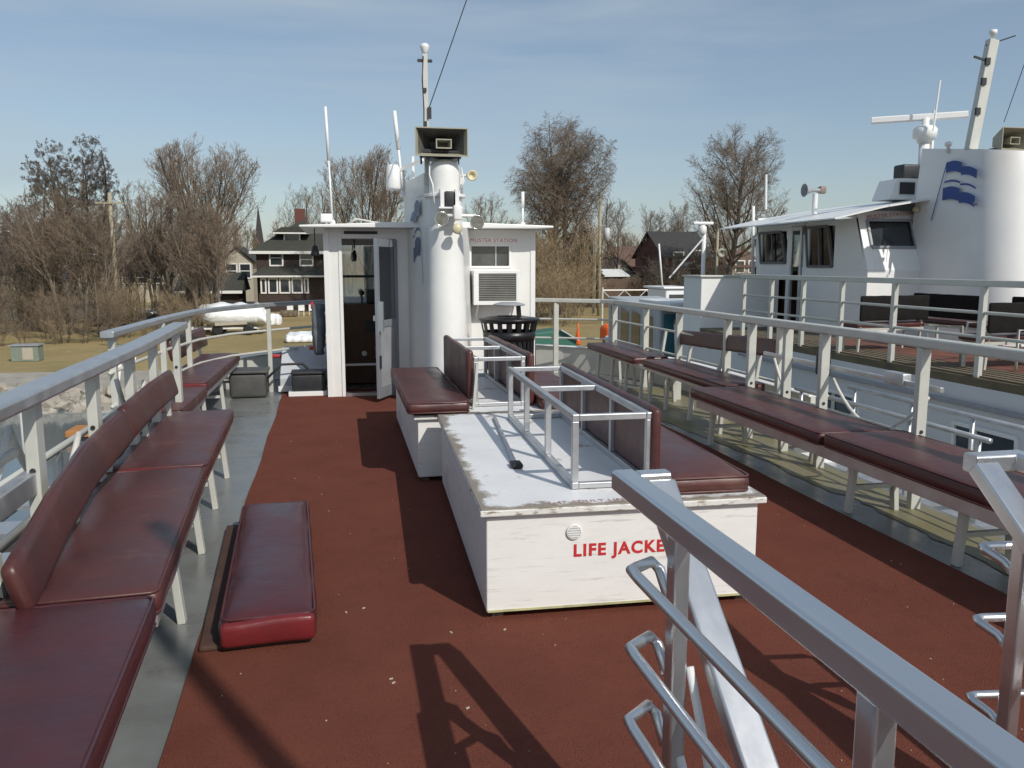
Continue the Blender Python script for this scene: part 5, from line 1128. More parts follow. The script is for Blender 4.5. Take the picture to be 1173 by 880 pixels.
for (px, lab) in ((332, 'leftmost white chair on the lawn before the brown house'), (345, 'middle white chair on the lawn before the brown house'), (357, 'rightmost white chair on the lawn before the brown house')):
    q = at_y(px, 350, 71); t = thing('garden_chair', (q.x, q.y, GZ), lab, 'chair', 'white garden chairs by the brown house')
    zb = at_y(px, 341, 71).z
    c_ = MB(); c_.box(q.x - .25, q.x + .25, q.y - .25, q.y + .25, GZ + .4, GZ + .44); c_.build('seat', TRIMW, t); MB().box(q.x - .25, q.x + .25, q.y + .21, q.y + .25, GZ + .441, GZ + .9).build('backrest', TRIMW, t)
    for sx in (-.2, .2):
        for sy in (-.2, .2): MB().box(q.x + sx - .02, q.x + sx + .02, q.y + sy - .02, q.y + sy + .02, GZ, GZ + .399).build('leg', TRIMW, t)
# garage left of it
gx0, gx1 = at_y(207, 350, 80).x, at_y(274, 350, 80).x; za, zb, zc = at_y(240, 334, 80).z, at_y(240, 324, 80).z, GZ
ga = thing('garage', ((gx0 + gx1) / 2, 83, GZ), 'long low brown garage with a green roof behind the shrink wrapped boat', 'garage')
MB().box(gx0, gx1, 80, 86, zc - .3, za).build('wall', BRICKD, ga)
m = MB(); m.prism([(79.4, za), (83, zb + .9), (86.6, za), (83, zb + 1.05), (79.4, za + .12)][:3], gx0 - .4, gx1 + .4, 'x'); m.build('roof', ROOFG, ga)
MB().box(gx0 - .4, gx1 + .4, 79.3, 79.38, za - .18, za + .08).build('eave_trim', TRIMW, ga)
for a in (.08, .55): MB().box(gx0 + (gx1 - gx0) * a, gx0 + (gx1 - gx0) * (a + .35), 79.95, 79.99, zc, za - .4).build('door', DARKIN, ga)
# plain houses and sheds further off
def plain(name, pxa, pxb, py_eave, py_ridge, Y, D, wallm, roofm, label, ax='y', wins=(), cat='house', base=GZ):
    xa, xb = at_y(pxa, 340, Y).x, at_y(pxb, 340, Y).x; ze_, zr_ = at_y((pxa + pxb) / 2, py_eave, Y).z, at_y((pxa + pxb) / 2, py_ridge, Y).z
    t = thing(name, ((xa + xb) / 2, Y + D / 2, base), label, cat)
    m = MB(); m.box(xa, xb, Y, Y + D, base - .4, ze_)
    if ax == 'y': m.prism([(xa, ze_), (xb, ze_), ((xa + xb) / 2, zr_ - .05)], Y, Y + D, 'y')
    else: m.prism([(Y, ze_), (Y + D, ze_), (Y + D / 2, zr_ - .05)], xa, xb, 'x')
    m.build('wall', wallm, t)
    m = MB(); gable(m, xa, xb, Y, Y + D, ze_, zr_ - ze_, .35, ax); m.build('roof', roofm, t)
    for (u, py, w_, h_) in wins: window(t, xa + (xb - xa) * u, Y - .02, at_y((pxa + pxb) / 2, py, Y).z, w_, h_)
    return t
plain('brick_house', 760, 812, 295, 265, 84, 9, BRICKR, ROOFD, 'dark brick house with a white porch behind the marina boats', 'x', ((.3, 306, 1.0, 1.5), (.75, 304, .9, 1.5)))
pc = at_y(788, 330, 82); po = thing('porch', (pc.x, 82, GZ), 'white gabled porch in front of the dark brick house', 'porch')
xa, xb = at_y(775, 330, 82).x, at_y(803, 330, 82).x; zr_, ze_ = at_y(788, 303, 82).z, at_y(788, 311, 82).z
m = MB(); gable(m, xa, xb, 81.5, 83.9, ze_, zr_ - ze_, .2, 'y', .22); m.build('roof', TRIMW, po)
for x in (xa + .1, xb - .1): MB().box(x - .11, x + .11, 81.6, 81.82, GZ, ze_).build('column', TRIMW, po)
MB().box(xa + .9, xb - .5, 83.88, 83.95, GZ, ze_ - .5).build('door', DARKIN, po); MB().box(xa, xb, 81.4, 83.9, GZ - .1, GZ + .5).build('step', CONC, po)
MB().prism([(xa, ze_ - .1), (xb, ze_ - .1), ((xa + xb) / 2, zr_ - .05)], 81.9, 82.0, 'y').build('gable_wall', TRIMW, po)
plain('white_shed', 700, 722, 310, 298, 86, 6, SIDEB, ROOFR, 'small cream gabled shed beside the fence', 'y', (), 'shed')
plain('cream_garage', 716, 733, 318, 312, 83, 5, SIDEB, ROOFD, 'low cream lean-to right of the gabled shed', 'y', (), 'garage')
plain('brown_roofed_house', 714, 752, 305, 283, 96, 9, BRICKD, ROOFR, 'house with a wide brown roof behind the cream shed', 'x')
plain('red_house', 835, 872, 305, 288, 92, 9, SIDEB, ROOFR, 'pale house glimpsed between the big bare oak and the wheelhouse', 'x', ((.3, 312, 1, 1.3), (.7, 312, 1, 1.3)))
plain('carport', 695, 716, 316, 310, 80, 5, DARKIN, TRIMW, 'low dark carport with a white roof edge left of the shed', 'x', (), 'carport')
plain('grey_house', -30, 28, 276, 255, 88, 9, SIDEG, ROOFD, 'grey house half hidden at the left edge of the picture', 'x', ((.75, 271, .8, 1.0),))
plain('pale_cottage', -15, 18, 300, 288, 70, 7, SIDEB, ROOFD, 'small pale cottage low at the left edge behind brush', 'y')
plain('cream_bungalow', 36, 78, 322, 308, 82, 8, SIDEB, ROOFD, 'cream bungalow behind the thicket on the left', 'x', ((.25, 334, 1.2, 1.2), (.7, 334, 1.2, 1.2)))
plain('long_cream_house', 138, 192, 312, 296, 100, 8, SIDEB, ROOFR, 'long cream house behind the thicket in the left middle', 'x', ((.2, 324, 1.2, 1.2), (.5, 324, 1.2, 1.2), (.8, 324, 1.2, 1.2)))
plain('tall_brick_house', 172, 200, 282, 262, 112, 9, BRICKR, ROOFD, 'tall brick house with small white windows above the thicket', 'y', ((.35, 294, .9, 1.3), (.7, 279, .9, 1.3)))
plain('porch_house', 256, 291, 300, 283, 94, 8, SIDEB, ROOFD, 'pale clapboard house peeking out left of the brown house', 'y', ((.3, 318, 1, 1.4), (.75, 318, 1, 1.4)))
# church spire
q = at_y(298, 300, 190); ch = thing('church_spire', (q.x, 190, GZ), 'thin dark church spire rising beyond the roofs', 'church')
zt_ = at_y(298, 234, 190).z; zm = at_y(298, 262, 190).z
MB().box(q.x - .9, q.x + .9, 189.4, 191.2, GZ, zm - 4).build('tower', BRICKD, ch)
m = MB(); m.add([(q.x - 1.0, 189.3, zm - 4), (q.x + 1.0, 189.3, zm - 4), (q.x + 1.0, 191.3, zm - 4), (q.x - 1.0, 191.3, zm - 4), (q.x, 190.3, zt_)], [(0, 1, 4), (1, 2, 4), (2, 3, 4), (3, 0, 4), (3, 2, 1, 0)]); m.build('spire', ROOFD, ch)
# board fence and gate
fa, fb_ = at_y(688, 330, 78), at_y(765, 330, 78)
o = thing('board_fence', ((fa.x + fb_.x) / 2, 78, GZ), 'brown vertical board fence before the sheds', 'fence')
m = MB(); n = 46; rnd = random.Random(4)
for i in range(n):
    x = fa.x + (fb_.x - fa.x) * i / n; m.box(x, x + (fb_.x - fa.x) / n * .9, 78, 78.04, GZ - .1, at_y(720, 319, 78).z + rnd.uniform(-.05, .05))
m.build('boards', FENCEB, o)
m = MB(); m.box(fa.x, fb_.x, 78.041, 78.1, GZ + .4, GZ + .5); m.box(fa.x, fb_.x, 78.041, 78.1, GZ + 1.6, GZ + 1.7); m.build('rail', FENCEB, o)
ga_, gb_ = at_y(690, 340, 56), at_y(765, 340, 56)
o = thing('swing_gate', ((ga_.x + gb_.x) / 2, 56, GZ), 'long grey pipe swing gate across the lot by the shore', 'gate')
zt_, zb_ = at_y(720, 332.5, 56).z, at_y(720, 345, 56).z
m = MB(); m.tube([(ga_.x, 56, zt_), (gb_.x, 56, zt_)], .05, 8); m.tube([(ga_.x, 56, zb_), (gb_.x, 56, zb_)], .05, 8); m.build('rail', RAILW, o)
m = MB(); k = 6
for i in range(k):
    x0_, x1_ = ga_.x + (gb_.x - ga_.x) * i / k, ga_.x + (gb_.x - ga_.x) * (i + 1) / k; m.tube([(x0_, 56, zb_ if i % 2 else zt_), (x1_, 56, zt_ if i % 2 else zb_)], .035, 6)
m.build('brace', RAILW, o)
for x in (ga_.x, gb_.x): MB().tube([(x, 56, GZ - .2), (x, 56, zt_ + .2)], .08, 8).build('post', RAILW, o)

# utility poles
def pole(px, pyt, Y, r, label, arm=None, extra=None):
    b_ = at_y(px + .5, 340, Y); zt_ = at_y(px, pyt, Y).z
    t = thing('utility_pole', (b_.x, Y, GZ), label, 'utility pole', 'wooden utility poles')
    MB().tube([(b_.x, Y, GZ - .3), (b_.x, Y, zt_)], [r * 1.25, r], 10).build('pole', POLEW, t, True)
    if arm: MB().bar((b_.x - arm, Y - .15, zt_ - .7), (b_.x + arm, Y - .15, zt_ - .7), .1, .12).build('cross_arm', POLEW, t)
    if extra: MB().lathe((b_.x + extra, Y - .3, zt_ - (zt_ - GZ) * .33), [(0, -.5), (.25, -.5), (.25, .5), (0, .55)], 14).build('transformer', GREYC, t, True)
    return t
pole(133, 221, 62, .13, 'weathered utility pole with a small cross arm standing in the left thicket', .9)
pole(685.5, 222, 66, .12, 'tall utility pole with a grey transformer right of the leaning willow', None, .5)
pole(680.5, 270, 70, .08, 'shorter thin utility pole beside the tall one with a transformer')
pole(236, 250, 95, .14, 'distant utility pole behind the bare maple on the left', 1.0)
q = at_y(690, 262, 66)
# street lamps
for (px, py, Y, d, lab) in ((120, 293, 60, -1.6, 'street lamp arm reaching left among the left thicket'), (680, 266, 68, -.9, 'short lamp arm fixed by the shorter utility pole')):
    p = at_y(px, py, Y); t = thing('street_lamp', (p.x, Y, GZ), lab, 'street lamp', 'street lamps on the shore road')
    MB().tube([(p.x, Y, GZ), (p.x, Y, p.z - .3), (p.x + d * .3, Y, p.z + .05), (p.x + d, Y, p.z + .2)], .06, 8).build('pole', GREYM, t, True); MB().rbox(p.x + d - .35, p.x + d + .1, Y - .12, Y + .12, p.z + .14, p.z + .26, .05).build('lamp_head', GREYC, t, True)
# wires between poles
def wire(a, b, d, label):
    o = MB().tube(sag(a, b, d, 12), .018, 5).build('overhead_wire', DARK, None); tag(o, label, 'wire', 'overhead wires')
wire(at_y(685, 226, 66), at_y(650, 330, 62), .1, 'guy wire slanting down left from the tall utility pole')
wire(at_y(685, 300, 66), at_y(880, 300, 70), .6, 'overhead wire running right from the tall utility pole')

# utility cabinet, parked cars, shrink wrapped boat, sundries on the shore
q = at_y(28, 407, 39.5); o = thing('utility_box', (q.x, 39.5, GZ), 'grey green electrical box on the grass at the left', 'electrical box')
MB().box(q.x - .55, q.x + .55, 39.5, 40.2, GZ, GZ + .68).build('cabinet', mat('green_grey_paint', (.20, .235, .19), .6, var=.1), o, bevel=.02); MB().box(q.x - .08, q.x + .35, 39.48, 39.495, GZ + .08, GZ + .6).build('notice', SIDEB, o); MB().box(q.x - .6, q.x + .6, 39.45, 40.25, GZ + .682, GZ + .73).build('lid', GREYM, o)
def car(px, py, Y, m_, label, rz):
    p = at_y(px, py, Y); t = thing('parked_car', (p.x, Y, GZ + .03), label, 'car', 'cars parked behind the thicket', rz)
    b_ = MB(); prof = [(-2.2, .3), (2.2, .3), (2.25, .75), (1.9, .92), (1.1, 1.0), (.55, 1.42), (-1.1, 1.45), (-1.75, 1.0), (-2.2, .95)]
    b_.prism(prof, -.85, .85, 'y'); b_.build('body', m_, t, bevel=.06, local=True)
    for s_ in (-.852, .852): MB().prism([(.98, 1.0), (.52, 1.36), (-1.05, 1.38), (-1.55, 1.0)], s_ - .006, s_ + .006, 'y').build('window', DKGLASS, t, local=True)
    for x in (-1.4, 1.4):
        for s_ in (-.8, .8): MB().lathe((x, s_, .32), [(0, -.1), (.32, -.1), (.32, .1), (0, .1)], 18, 'y').build('wheel', RUBBER, t, True, local=True)
    return t
car(141, 362, 62, mat('dark_car_paint', (.02, .022, .026), .25, var=.1), 'dark car parked behind the thicket nearer the trailer boat', R(6))
car(105, 362, 66, mat('grey_car_paint', (.12, .125, .13), .25, var=.1), 'grey car parked behind the thicket further left', R(4))
# shrink wrapped boat on trailer
BY = 53.0
bo = thing('boat_on_trailer', (at_y(268, 380, BY).x, BY, GZ), 'motor boat shrink wrapped in white plastic on a trailer on the grass', 'boat')
def sx(px): return at_y(px, 380, BY).x
xl, xr = sx(229), sx(307); zt_ = at_y(260, 346, BY).z; zk = at_y(260, 374, BY).z; rnd = random.Random(31)
secs = []
for i in range(25):
    t = i / 24; x = xl + (xr - xl) * t
    bowf = 1 - max(0, .22 - t) / .22
    wd = 1.2 * (.25 + .75 * math.sin(bowf * 1.57)); top = zt_ - .28 * (1 - bowf) - .12 * t - .55 * max(0, (t - .86) / .14) ** 2 + .06 * math.sin(t * 23); zb_ = zk + .42 * (1 - bowf) ** 1.5 + .03 * t; mid = zb_ + (top - zb_) * .45
    ring = [(0, zb_), (-.62, zb_ + .16), (-1, mid - .1), (-1.0, mid + .06), (-.9, mid + (top - mid) * .62), (-.55, top - .12), (-.1, top), (.1, top), (.55, top - .12), (.9, mid + (top - mid) * .62), (1.0, mid + .06), (1, mid - .1), (.62, zb_ + .16)]
    secs.append([(x, BY + a * wd + rnd.uniform(-.02, .02), z + rnd.uniform(-.015, .015)) for a, z in ring])
m = MB(); loft(m, secs); m.build('shrink_wrap', CREAMP, bo, True)
m = MB(); loft(m, [[(x, BY + (y - BY) * 1.012, z - .012) for x, y, z in (q[0], q[1], q[2], q[-2], q[-1])] for q in secs[:22]]); m.build('hull', mat('boat_hull_grey', (.55, .55, .52), .4, var=.1, vscale=2), bo, True)
m = MB(); m.bar((sx(250), BY - 1.21, zk + .22), (sx(286), BY - 1.21, zk + .30), .03, .2); m.build('hull_stripe', SIDEB, bo)
for y in (BY - .6, BY + .6): MB().bar((xl - 2.2, y, zk - .10), (xr - .3, y, zk - .06), .07, .1).build('trailer_beam', WHITE2, bo)
for px in (252, 287):
    for y in (BY - 1.0, BY + 1.0):
        wl = MB().lathe((sx(px), y, GZ + .32), [(.16, -.09), (.27, -.10), (.32, -.07), (.32, .07), (.27, .1), (0, .1)], 22, 'y').build('wheel', RUBBER, bo, True)
        MB().lathe((sx(px), y, GZ + .32), [(0, -.07), (.05, -.08), (.17, -.085), (.18, -.06)], 22, 'y').build('rim', mat('white_wheel_cover', (.6, .6, .58), .5), wl, True)
MB().rbox(xr - .35, xr + .15, BY - .35, BY + .35, zk + .1, zk + .95, .14, 0, .03, 4).build('outboard_cover', CREAMP, bo, True)
q = at_y(322, 372, 47); o = MB().rbox(sx(300), sx(319), 55.0, 56.2, GZ + .3, GZ + .9, .18, .1, .06, 9).build('wrapped_dinghy', CREAMP, None, True); tag(o, 'smaller white wrapped hull just right of the trailer boat', 'boat')
o = MB().rbox(at_y(326, 380, 46).x, at_y(372, 380, 46).x, 46, 49, GZ + .01, GZ + .33, .14, .08, .05, 12).build('overturned_dinghy', CREAMP, None, True); tag(o, 'low white overturned dinghy lying on the grass before the brown house', 'boat')
q = at_y(333, 360, 70); o = MB().rbox(q.x - .75, q.x + .5, 69.5, 70.5, GZ, GZ + .45, .1, 0, .06, 3).build('lumber_pile', TIMBER, None, True); tag(o, 'pile of tan lumber under the front of the brown house', 'lumber')
# right shore things
q = at_y(634, 410, 36.3); o = thing('green_dumpster', (q.x, 36.3, GZ), 'green sloped top dumpster on the shore right of the trash can', 'dumpster')
MB().prism([(q.x - 1.0, GZ + .05), (q.x + 1.05, GZ + .05), (q.x + 1.1, GZ + .75), (q.x + .35, GZ + 1.25), (q.x - 1.05, GZ + 1.1)], 36.3, 38, 'y').build('body', GREENP, o, bevel=.03)
MB().bar((q.x + .3, 36.25, GZ + 1.28), (q.x + 1.15, 36.25, GZ + .8), .3, .05).build('lid', GREYC, o)
MB().box(q.x - 1.12, q.x + 1.12, 36.22, 36.29, GZ + .45, GZ + .55).build('rib', GREENP, o)
for (px, py, Y, lab) in ((704, 384, 40, 'larger orange float lying on the brown grass by the corner of the bow rail'), (662, 385, 42, 'small orange marker on the brown grass beyond the bow rail')):
    q = at_y(px, py, Y); t = thing('marker_buoy', (q.x, Y, GZ), lab, 'buoy', 'orange buoys on the shore')
    big = px > 690
    if big: MB().rbox(q.x - .65, q.x + .7, Y - .5, Y + .5, q.z - .3, q.z + .45, .18, .1, .04, 6).build('body', ORANGE, t, True); MB().rbox(q.x - .1, q.x + .4, Y - .56, Y - .45, q.z - .1, q.z + .15, .03).build('opening', DARK, t, True); MB().box(q.x - .5, q.x + .5, Y - .4, Y + .4, GZ, q.z - .29).build('stand', DARK, t)
    else: MB().lathe((q.x, Y, GZ), [(.16, 0), (.18, .1), (.05, .85), (.04, 1.15), (0, 1.16)], 12).build('body', ORANGE, t, True)
# ------------------------------------------------------------------ trees
def tube_lists(V, Fc, pts, rad, n):
    o = len(V); k = len(pts)
    for i in range(k):
        d = (pts[min(i + 1, k - 1)] - pts[max(i - 1, 0)])
        d.normalize()
        a = Vector((0, 0, 1)) if abs(d.z) < .9 else Vector((1, 0, 0))
        x = d.cross(a); x.normalize(); y = d.cross(x); r = rad[i]; p = pts[i]
        for q in range(n):
            t = 6.28318 * q / n; V.append(p + x * (math.cos(t) * r) + y * (math.sin(t) * r))
    for i in range(k - 1):
        for q in range(n): Fc.append((o + i * n + q, o + i * n + (q + 1) % n, o + (i + 1) * n + (q + 1) % n, o + (i + 1) * n + q))
KIND = {
 # per level: count, angle, length ratio, tropism, jitter, start; env = crown ellipsoids (x, z, rx, rz) in shares of the height
 'oak':    dict(stems=1, hs=.92, r=.020, cnt=(30, 14, 10, 6), ang=(54, 42, 42, 42), rat=(.50, .46, .42, .42), trop=(.06, .10, .10, .05, .0), jit=(.08, .15, .2, .25, .3), lo=(.24, .2, .12, .1), lean=.02, rmin=.010, env=((0, .62, .37, .40),)),
 'maple':  dict(bole=.27, stems=6, hs=.75, r=.011, cnt=(12, 9, 8, 5), ang=(30, 34, 36, 40), rat=(.50, .46, .40, .40), trop=(.05, .12, .14, .1, .05), jit=(.10, .14, .18, .22, .3), lo=(.2, .2, .12, .1), lean=.50, rmin=.010, env=((0, .68, .33, .33),)),
 'willow': dict(stems=3, hs=.92, r=.019, cnt=(18, 11, 10, 7), ang=(50, 48, 50, 36), rat=(.42, .46, .5, .7), trop=(.03, .07, .03, -.14, -.34), jit=(.13, .2, .22, .2, .12), lo=(.3, .2, .12, .1), lean=.16, rmin=.009, env=((.05, .72, .26, .29), (-.17, .64, .16, .16), (0, .42, .24, .25))),
 'clump':  dict(stems=4, hs=.95, r=.012, cnt=(17, 9, 9, 9), ang=(52, 50, 55, 60), rat=(.30, .42, .34, .5), trop=(.05, .05, .06, .08, .1), jit=(.12, .25, .25, .3, .3), lo=(.40, .45, .5, .2), lean=.13, rmin=.011, env=((0, .72, .22, .29), (0, .5, .17, .3))),
 'small':  dict(stems=2, hs=.95, r=.012, cnt=(15, 9, 6, 3), ang=(36, 34, 36, 36), rat=(.42, .45, .45, .5), trop=(.08, .12, .1, .06, .04), jit=(.1, .18, .22, .25, .3), lo=(.30, .18, .1, .1), lean=.14, rmin=.010, env=((0, .64, .30, .37),)),
 'shrub':  dict(stems=9, hs=.8, r=.006, cnt=(9, 7, 4), ang=(30, 32, 34), rat=(.5, .5, .5), trop=(.06, .08, .06, .02), jit=(.16, .2, .24, .3), lo=(.2, .15, .1), lean=.42, rmin=.009, env=None),
}
def make_tree(kind, H, seed, lean=(0, 0)):
    K = KIND[kind]; rnd = random.Random(seed); tv, tf, cv, cf = [], [], [], []
    ml = len(K['cnt']); env = K['env']
    def inside(p):
        if env is None or p.z < .32 * H: return True
        for ex, ez, rx, rz in env:
            a = math.atan2(p.y, p.x); bump_ = 1 + .10 * math.sin(3 * a + seed) + .07 * math.sin(p.z * 9 / H + 2 * a)
            if ((p.x - ex * H) ** 2 + p.y ** 2) / (rx * H * bump_) ** 2 + ((p.z - ez * H) / (rz * H * bump_)) ** 2 < 1: return True
        return False
    def br(p, d, L, r, lev):
        n = (8, 6, 4, 3, 2)[min(lev, 4)] if lev < ml else 2
        pts = [p.copy()]; rad = [r]; ds = [d]; j = K['jit'][lev]; tr = K['trop'][lev]; endr = .22 if lev < ml else .5; n0 = n
        for i in range(n):
            d = Vector((d.x + rnd.uniform(-j, j), d.y + rnd.uniform(-j, j), d.z + rnd.uniform(-j, j) + tr)); d.normalize()
            p = p + d * (L / n)
            if i and not inside(p) and rnd.random() < .96: break
            pts.append(p); rad.append(max(K['rmin'] * .7, r * (1 - (1 - endr) * (i + 1) / n))); ds.append(d)
        n = len(pts) - 1
        if n < 1: return
        if lev <= 1: tube_lists(tv, tf, pts, rad, 7 if lev == 0 else 5)
        else: tube_lists(cv, cf, pts, rad, 3)
        if lev < ml:
            c = K['cnt'][lev]; c = c if lev == 0 else max(1, int(c * rnd.uniform(.7, 1.2) * (n / n0) ** 1.2 + .5)); az = rnd.uniform(0, 6.28)
            for q in range(c):
                t = K['lo'][lev] + (1 - K['lo'][lev]) * (q + rnd.random()) / c; f = t * n; i = min(int(f), n - 1); f -= i
                pp = pts[i].lerp(pts[i + 1], f); dd = ds[i + 1]; az += 2.4 + rnd.uniform(-.5, .5); a = R(K['ang'][lev]) * rnd.uniform(.65, 1.25)
                ax = dd.cross(Vector((0, 0, 1)) if abs(dd.z) < .9 else Vector((1, 0, 0))); ax.normalize(); ay = dd.cross(ax)
                nd = dd * math.cos(a) + (ax * math.cos(az) + ay * math.sin(az)) * math.sin(a); nd.normalize()
                ll = L * K['rat'][lev] * (1.15 - .55 * t) * rnd.uniform(.75, 1.2)
                br(pp, nd, ll, max(K['rmin'], (rad[i] + rad[i + 1]) / 2 * (.55 if lev else .5)), lev + 1)
    bole = K.get('bole', 0) * H
    if bole: tube_lists(tv, tf, [Vector((0, 0, -.2)), Vector((0, 0, bole * .5)), Vector((0, 0, bole * 1.05))], [H * .027, H * .022, H * .02], 9)
    for s_ in range(K['stems']):
        a = 6.28 * s_ / K['stems'] + rnd.uniform(-.4, .4); sp_ = K['lean'] * rnd.uniform(.4, 1.1)
        d = Vector((math.cos(a) * sp_ + lean[0], math.sin(a) * sp_ + lean[1], 1)).normalized()
        o = Vector((math.cos(a), math.sin(a), 0)) * (0 if bole else H * .008 * K['stems'] if K['stems'] > 1 else 0)
        br(o + Vector((0, 0, bole - .15 if not bole else bole * rnd.uniform(.8, 1.0))), d, H * K['hs'] * rnd.uniform(.85, 1.08), H * K['r'] * (1 if K['stems'] < 4 else rnd.uniform(.6, 1.2)), 0)
    zmax = max(max(v.z for v in cv), max(v.z for v in tv)); k = H / zmax
    for L_ in (tv, cv):
        for v in L_: v *= k
    return tv, tf, cv, cf
def mesh_of(name, V, Fc, m_):
    me = bpy.data.meshes.new(name); me.from_pydata([v[:] for v in V], [], Fc); me.materials.append(m_); return me
def plant_tree(name, kind, H, seed, bark, twig, loc, label, cat='tree', group=None, lean=(0, 0), rz=0):
    tv, tf, cv, cf = make_tree(kind, H, seed, lean)
    t = bpy.data.objects.new(name, None); COL.objects.link(t); t.location = loc; t.rotation_euler = (0, 0, rz); tag(t, label, cat, group)
    for nm, V, Fc, m_ in (('trunk', tv, tf, bark), ('crown', cv, cf, twig)):
        o = bpy.data.objects.new(nm, mesh_of(nm, V, Fc, m_)); COL.objects.link(o); o.parent = t
    return t
def tloc(px, Y): p = at_y(px, 340, Y); return Vector((p.x, Y, GZ))
def thgt(px, pyt, Y): return at_y(px, pyt, Y).z - GZ
def big(name, kind, px, pyt, Y, seed, bark, twig, label, lean=(0, 0), cat='tree', group=None):
    return plant_tree(name, kind, thgt(px, pyt, Y), seed, bark, twig, tloc(px, Y), label, cat, group, lean)
big('bare_tree', 'maple', 236, 150, 66, 21, BARK, TWIGR, 'tall bare rounded maple left of the brown house')
big('bare_tree', 'clump', 62, 158, 70, 33, BARK, TWIGD, 'tall tree with dark tufted twig ends, left of the pair over the thicket', (-.03, 0))
big('bare_tree', 'clump', 100, 154, 72, 35, BARK, TWIGD, 'tall tree with dark tufted twig ends, right of the pair over the thicket', (.05, 0))
big('willow_tree', 'willow', 638, 126, 68, 42, BARKL, TWIG, 'big leaning willow with fine hanging twigs right of the wheelhouse', (.04, 0))
big('bare_tree', 'oak', 830, 143, 74, 51, BARK, TWIG, 'large bare oak behind the neighbouring wheelhouse')
big('bare_tree', 'maple', 424, 166, 70, 61, BARK, TWIGR, 'bare tree rising behind the wheelhouse roof left of the funnel')
big('bare_tree', 'small', 178, 205, 84, 71, BARK, TWIGR, 'smaller reddish bare tree left of the tall rounded maple')
big('bare_tree', 'small', 340, 208, 112, 72, BARK, TWIG, 'pale distant bare tree above the brown house chimney')
big('bare_tree', 'small', 382, 205, 100, 78, BARK, TWIGR, 'bare tree between the brown house and the wheelhouse roof')
big('bare_tree', 'small', 556, 219, 86, 73, BARK, TWIGR, 'low rounded bare tree just right of the funnel')
big('bare_tree', 'small', 702, 222, 84, 74, BARK, TWIG, 'bare tree just right of the tall utility pole')
big('bare_tree', 'small', 742, 232, 90, 75, BARK, TWIG, 'grey bare tree left of the dark brick house')
big('bare_tree', 'small', 776, 228, 98, 76, BARK, TWIG, 'bare tree behind the dark brick house roof')
big('bare_tree', 'small', 885, 250, 95, 79, BARK, TWIGR, 'small bare tree right of the large oak beyond the white staff')
big('bare_tree', 'small', 12, 245, 92, 77, BARK, TWIG, 'pale bare tree at the far left edge')
o = bpy.data.objects.new('evergreen_tree', None); COL.objects.link(o)
o.location = tloc(668, 80); tag(o, 'dark evergreen half hidden behind the utility poles', 'tree')
rnd = random.Random(8); V, Fc = [], []; Hh = thgt(668, 262, 80)
for i in range(2600):
    t = rnd.random() ** 1.3; z = .12 * Hh + t * Hh * .88; rr = (1 - t) * 2.4 * rnd.uniform(.3, 1.1) + .1; a = rnd.uniform(0, 6.28); p = Vector((math.cos(a) * rr, math.sin(a) * rr, z - rr * .15))
    tube_lists(V, Fc, [p, p + Vector((math.cos(a) * .35, math.sin(a) * .35, rnd.uniform(-.2, .15)))], [.07, .02], 3)
c_ = bpy.data.objects.new('crown', mesh_of('crown', V, Fc, mat('evergreen_needles', (.03, .04, .02), .9, var=.3))); COL.objects.link(c_); c_.parent = o
V, Fc = [], []; tube_lists(V, Fc, [Vector((0, 0, -.2)), Vector((0, 0, Hh * .95))], [.2, .03], 8); c_ = bpy.data.objects.new('trunk', mesh_of('trunk', V, Fc, BARK)); COL.objects.link(c_); c_.parent = o

# thicket: repeats share meshes
rnd = random.Random(17)
GT = 'bare trees of the left thicket'; GS = 'leafless shrubs of the left thicket'
LT = 'slender bare tree standing among others in the dense left bank thicket'; LS = 'brown leafless shrub massed with others in the left bank thicket'
protoT = [plant_tree('thicket_tree', 'small', 10, 100 + k, (mat('thicket_bark', (.20, .165, .125), .9, col2=(.13, .105, .08), vscale=3), BARK)[k % 2], (TWIGR, TWIG, TWIGD, TWIG)[k], (0, 0, 0), LT, 'tree', GT) for k in range(4)]
protoS = [plant_tree('thicket_shrub', 'shrub', 5.5, 120 + k, BARK, (TWIGO, TWIGR, TWIGR)[k], (0, 0, 0), LS, 'shrub', GS) for k in range(3)]
used = set()
def put(protos, k, loc, s_, label=None, grp=None):
    p = protos[k]; rz = rnd.uniform(0, 6.28); sc_ = (s_ * rnd.uniform(.85, 1.2), s_ * rnd.uniform(.85, 1.2), s_)
    if p.name in used: o = dup(p, loc, rz, label, sc_)
    else: used.add(p.name); o = p; o.location = loc; o.rotation_euler = (0, 0, rz); o.scale = sc_
    if label: o['label'] = label
    if grp: o['group'] = grp
    return o
for i in range(29):
    px = -45 + 335 * ((i * .618) % 1); Y = 52 + 24 * ((i * .754877) % 1)
    top = 236 + 12 * math.sin(px * .05) + rnd.uniform(-26, 26) 
    if px > 262: continue
    put(protoT, i % 4, tloc(px, Y), thgt(px, top, Y) / 10)
for i in range(24):
    px = -50 + 330 * ((i * .7548) % 1); Y = 46.5 + 20 * ((i * .5698) % 1)
    if px > 215 and Y < 62: Y += 18
    put(protoS, i % 3, tloc(px, Y), rnd.uniform(.4, .75))
for i in range(8):
    px = -40 + 34 * i + rnd.uniform(-8, 8); put(protoS, i % 3, tloc(min(px, 200), 46 + rnd.uniform(0, 3)), rnd.uniform(.25, .42))
GW = 'tan brush under the willow'; LW = 'tan leafless brush tangled round the foot of the willow'
protoW = [plant_tree('brush', 'shrub', 5.5, 140 + k, BARKL, (TWIGO, TWIGO)[k], (0, 0, 0), LW, 'shrub', GW) for k in range(2)]
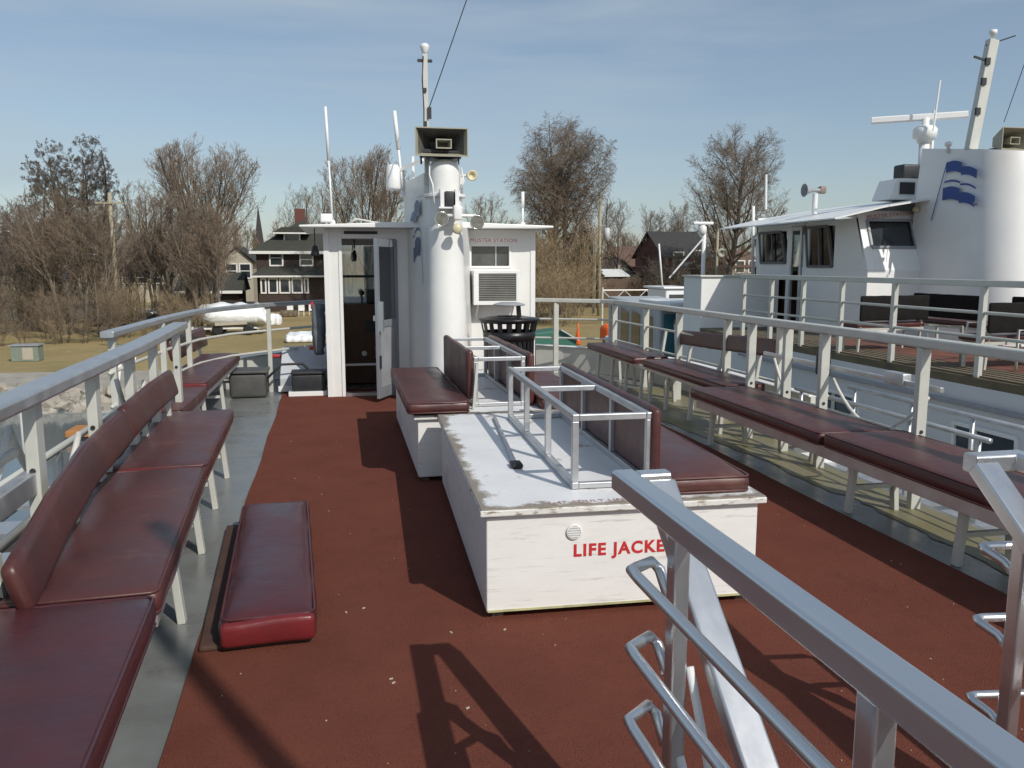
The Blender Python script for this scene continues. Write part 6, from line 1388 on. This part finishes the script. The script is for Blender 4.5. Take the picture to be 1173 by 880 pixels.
for i, (px, Y, s_) in enumerate(((612, 60, 1.1), (628, 58, .8), (640, 55, .8), (655, 57, .85), (622, 64, 1.4), (645, 64, 1.5), (662, 66, 1.1), (604, 62, 1.3))):
    put(protoW, i % 2, tloc(px, Y), s_)
GR = 'shrubs before the right bank houses'; LR = 'low dark shrub before the right bank houses and fence'
protoR = [plant_tree('garden_shrub', 'shrub', 4, 150 + k, BARK, (TWIGR, TWIGD)[k], (0, 0, 0), LR, 'shrub', GR) for k in range(2)]
for i, (px, Y, s_) in enumerate(((772, 78, 1.5), (795, 79, 1.3), (808, 78, 1.6), (764, 76, 1.3), (700, 79.5, .7), (722, 80, .6), (738, 77, .9), (752, 77, 1.0), (765, 80, .9), (815, 80, .9), (845, 82, 1.0), (860, 78, 1.1), (545, 75, 1.1), (570, 72, 1.3), (590, 70, 1.4))):
    put(protoR, i % 2, tloc(px, Y), s_)
GH = 'bare trees behind the shore houses'; LH = 'hazy bare tree in the row behind the shore houses'
protoH = [plant_tree('background_tree', 'small', 11, 160 + k, BARK, (TWIG, TWIGR)[k], (0, 0, 0), LH, 'tree', GH) for k in range(2)]
for i in range(34):
    px = -60 + 31 * i + rnd.uniform(-8, 8); Y = 112 + 26 * ((i * .618) % 1)
    if 284 < px < 310: continue
    put(protoH, i % 2, tloc(px, Y), thgt(px, 262 + rnd.uniform(-14, 12), Y) / 11)
# far wood closing the view
V, Fc = [], []; rnd = random.Random(5)
for i in range(150):
    x = -190 + 420 * i / 150 + rnd.uniform(-2, 2); Y = 175 + rnd.uniform(0, 30); H_ = rnd.uniform(8.5, 13)
    b_ = Vector((x, Y, GZ)); tube_lists(V, Fc, [b_, b_ + Vector((rnd.uniform(-.5, .5), 0, H_ * .9))], [.25, .06], 4)
    for q in range(42):
        t = rnd.uniform(.12, .95); a = rnd.uniform(0, 6.28); p = b_ + Vector((0, 0, H_ * t)); e = p + Vector((math.cos(a) * 2.6 * (1.1 - t), math.sin(a) * 2.6 * (1.1 - t), H_ * .18)); tube_lists(V, Fc, [p, e], [.09, .04], 3)
        for z in range(3):
            s2 = p.lerp(e, rnd.uniform(.3, 1)); tube_lists(V, Fc, [s2, s2 + Vector((rnd.uniform(-1, 1), rnd.uniform(-1, 1), rnd.uniform(.2, 1.3)))], [.05, .03], 3)
o = bpy.data.objects.new('far_wood', mesh_of('far_wood', V, Fc, TWIG)); COL.objects.link(o); tag(o, 'far bare wood closing the horizon behind the houses', 'wood', kind='stuff')
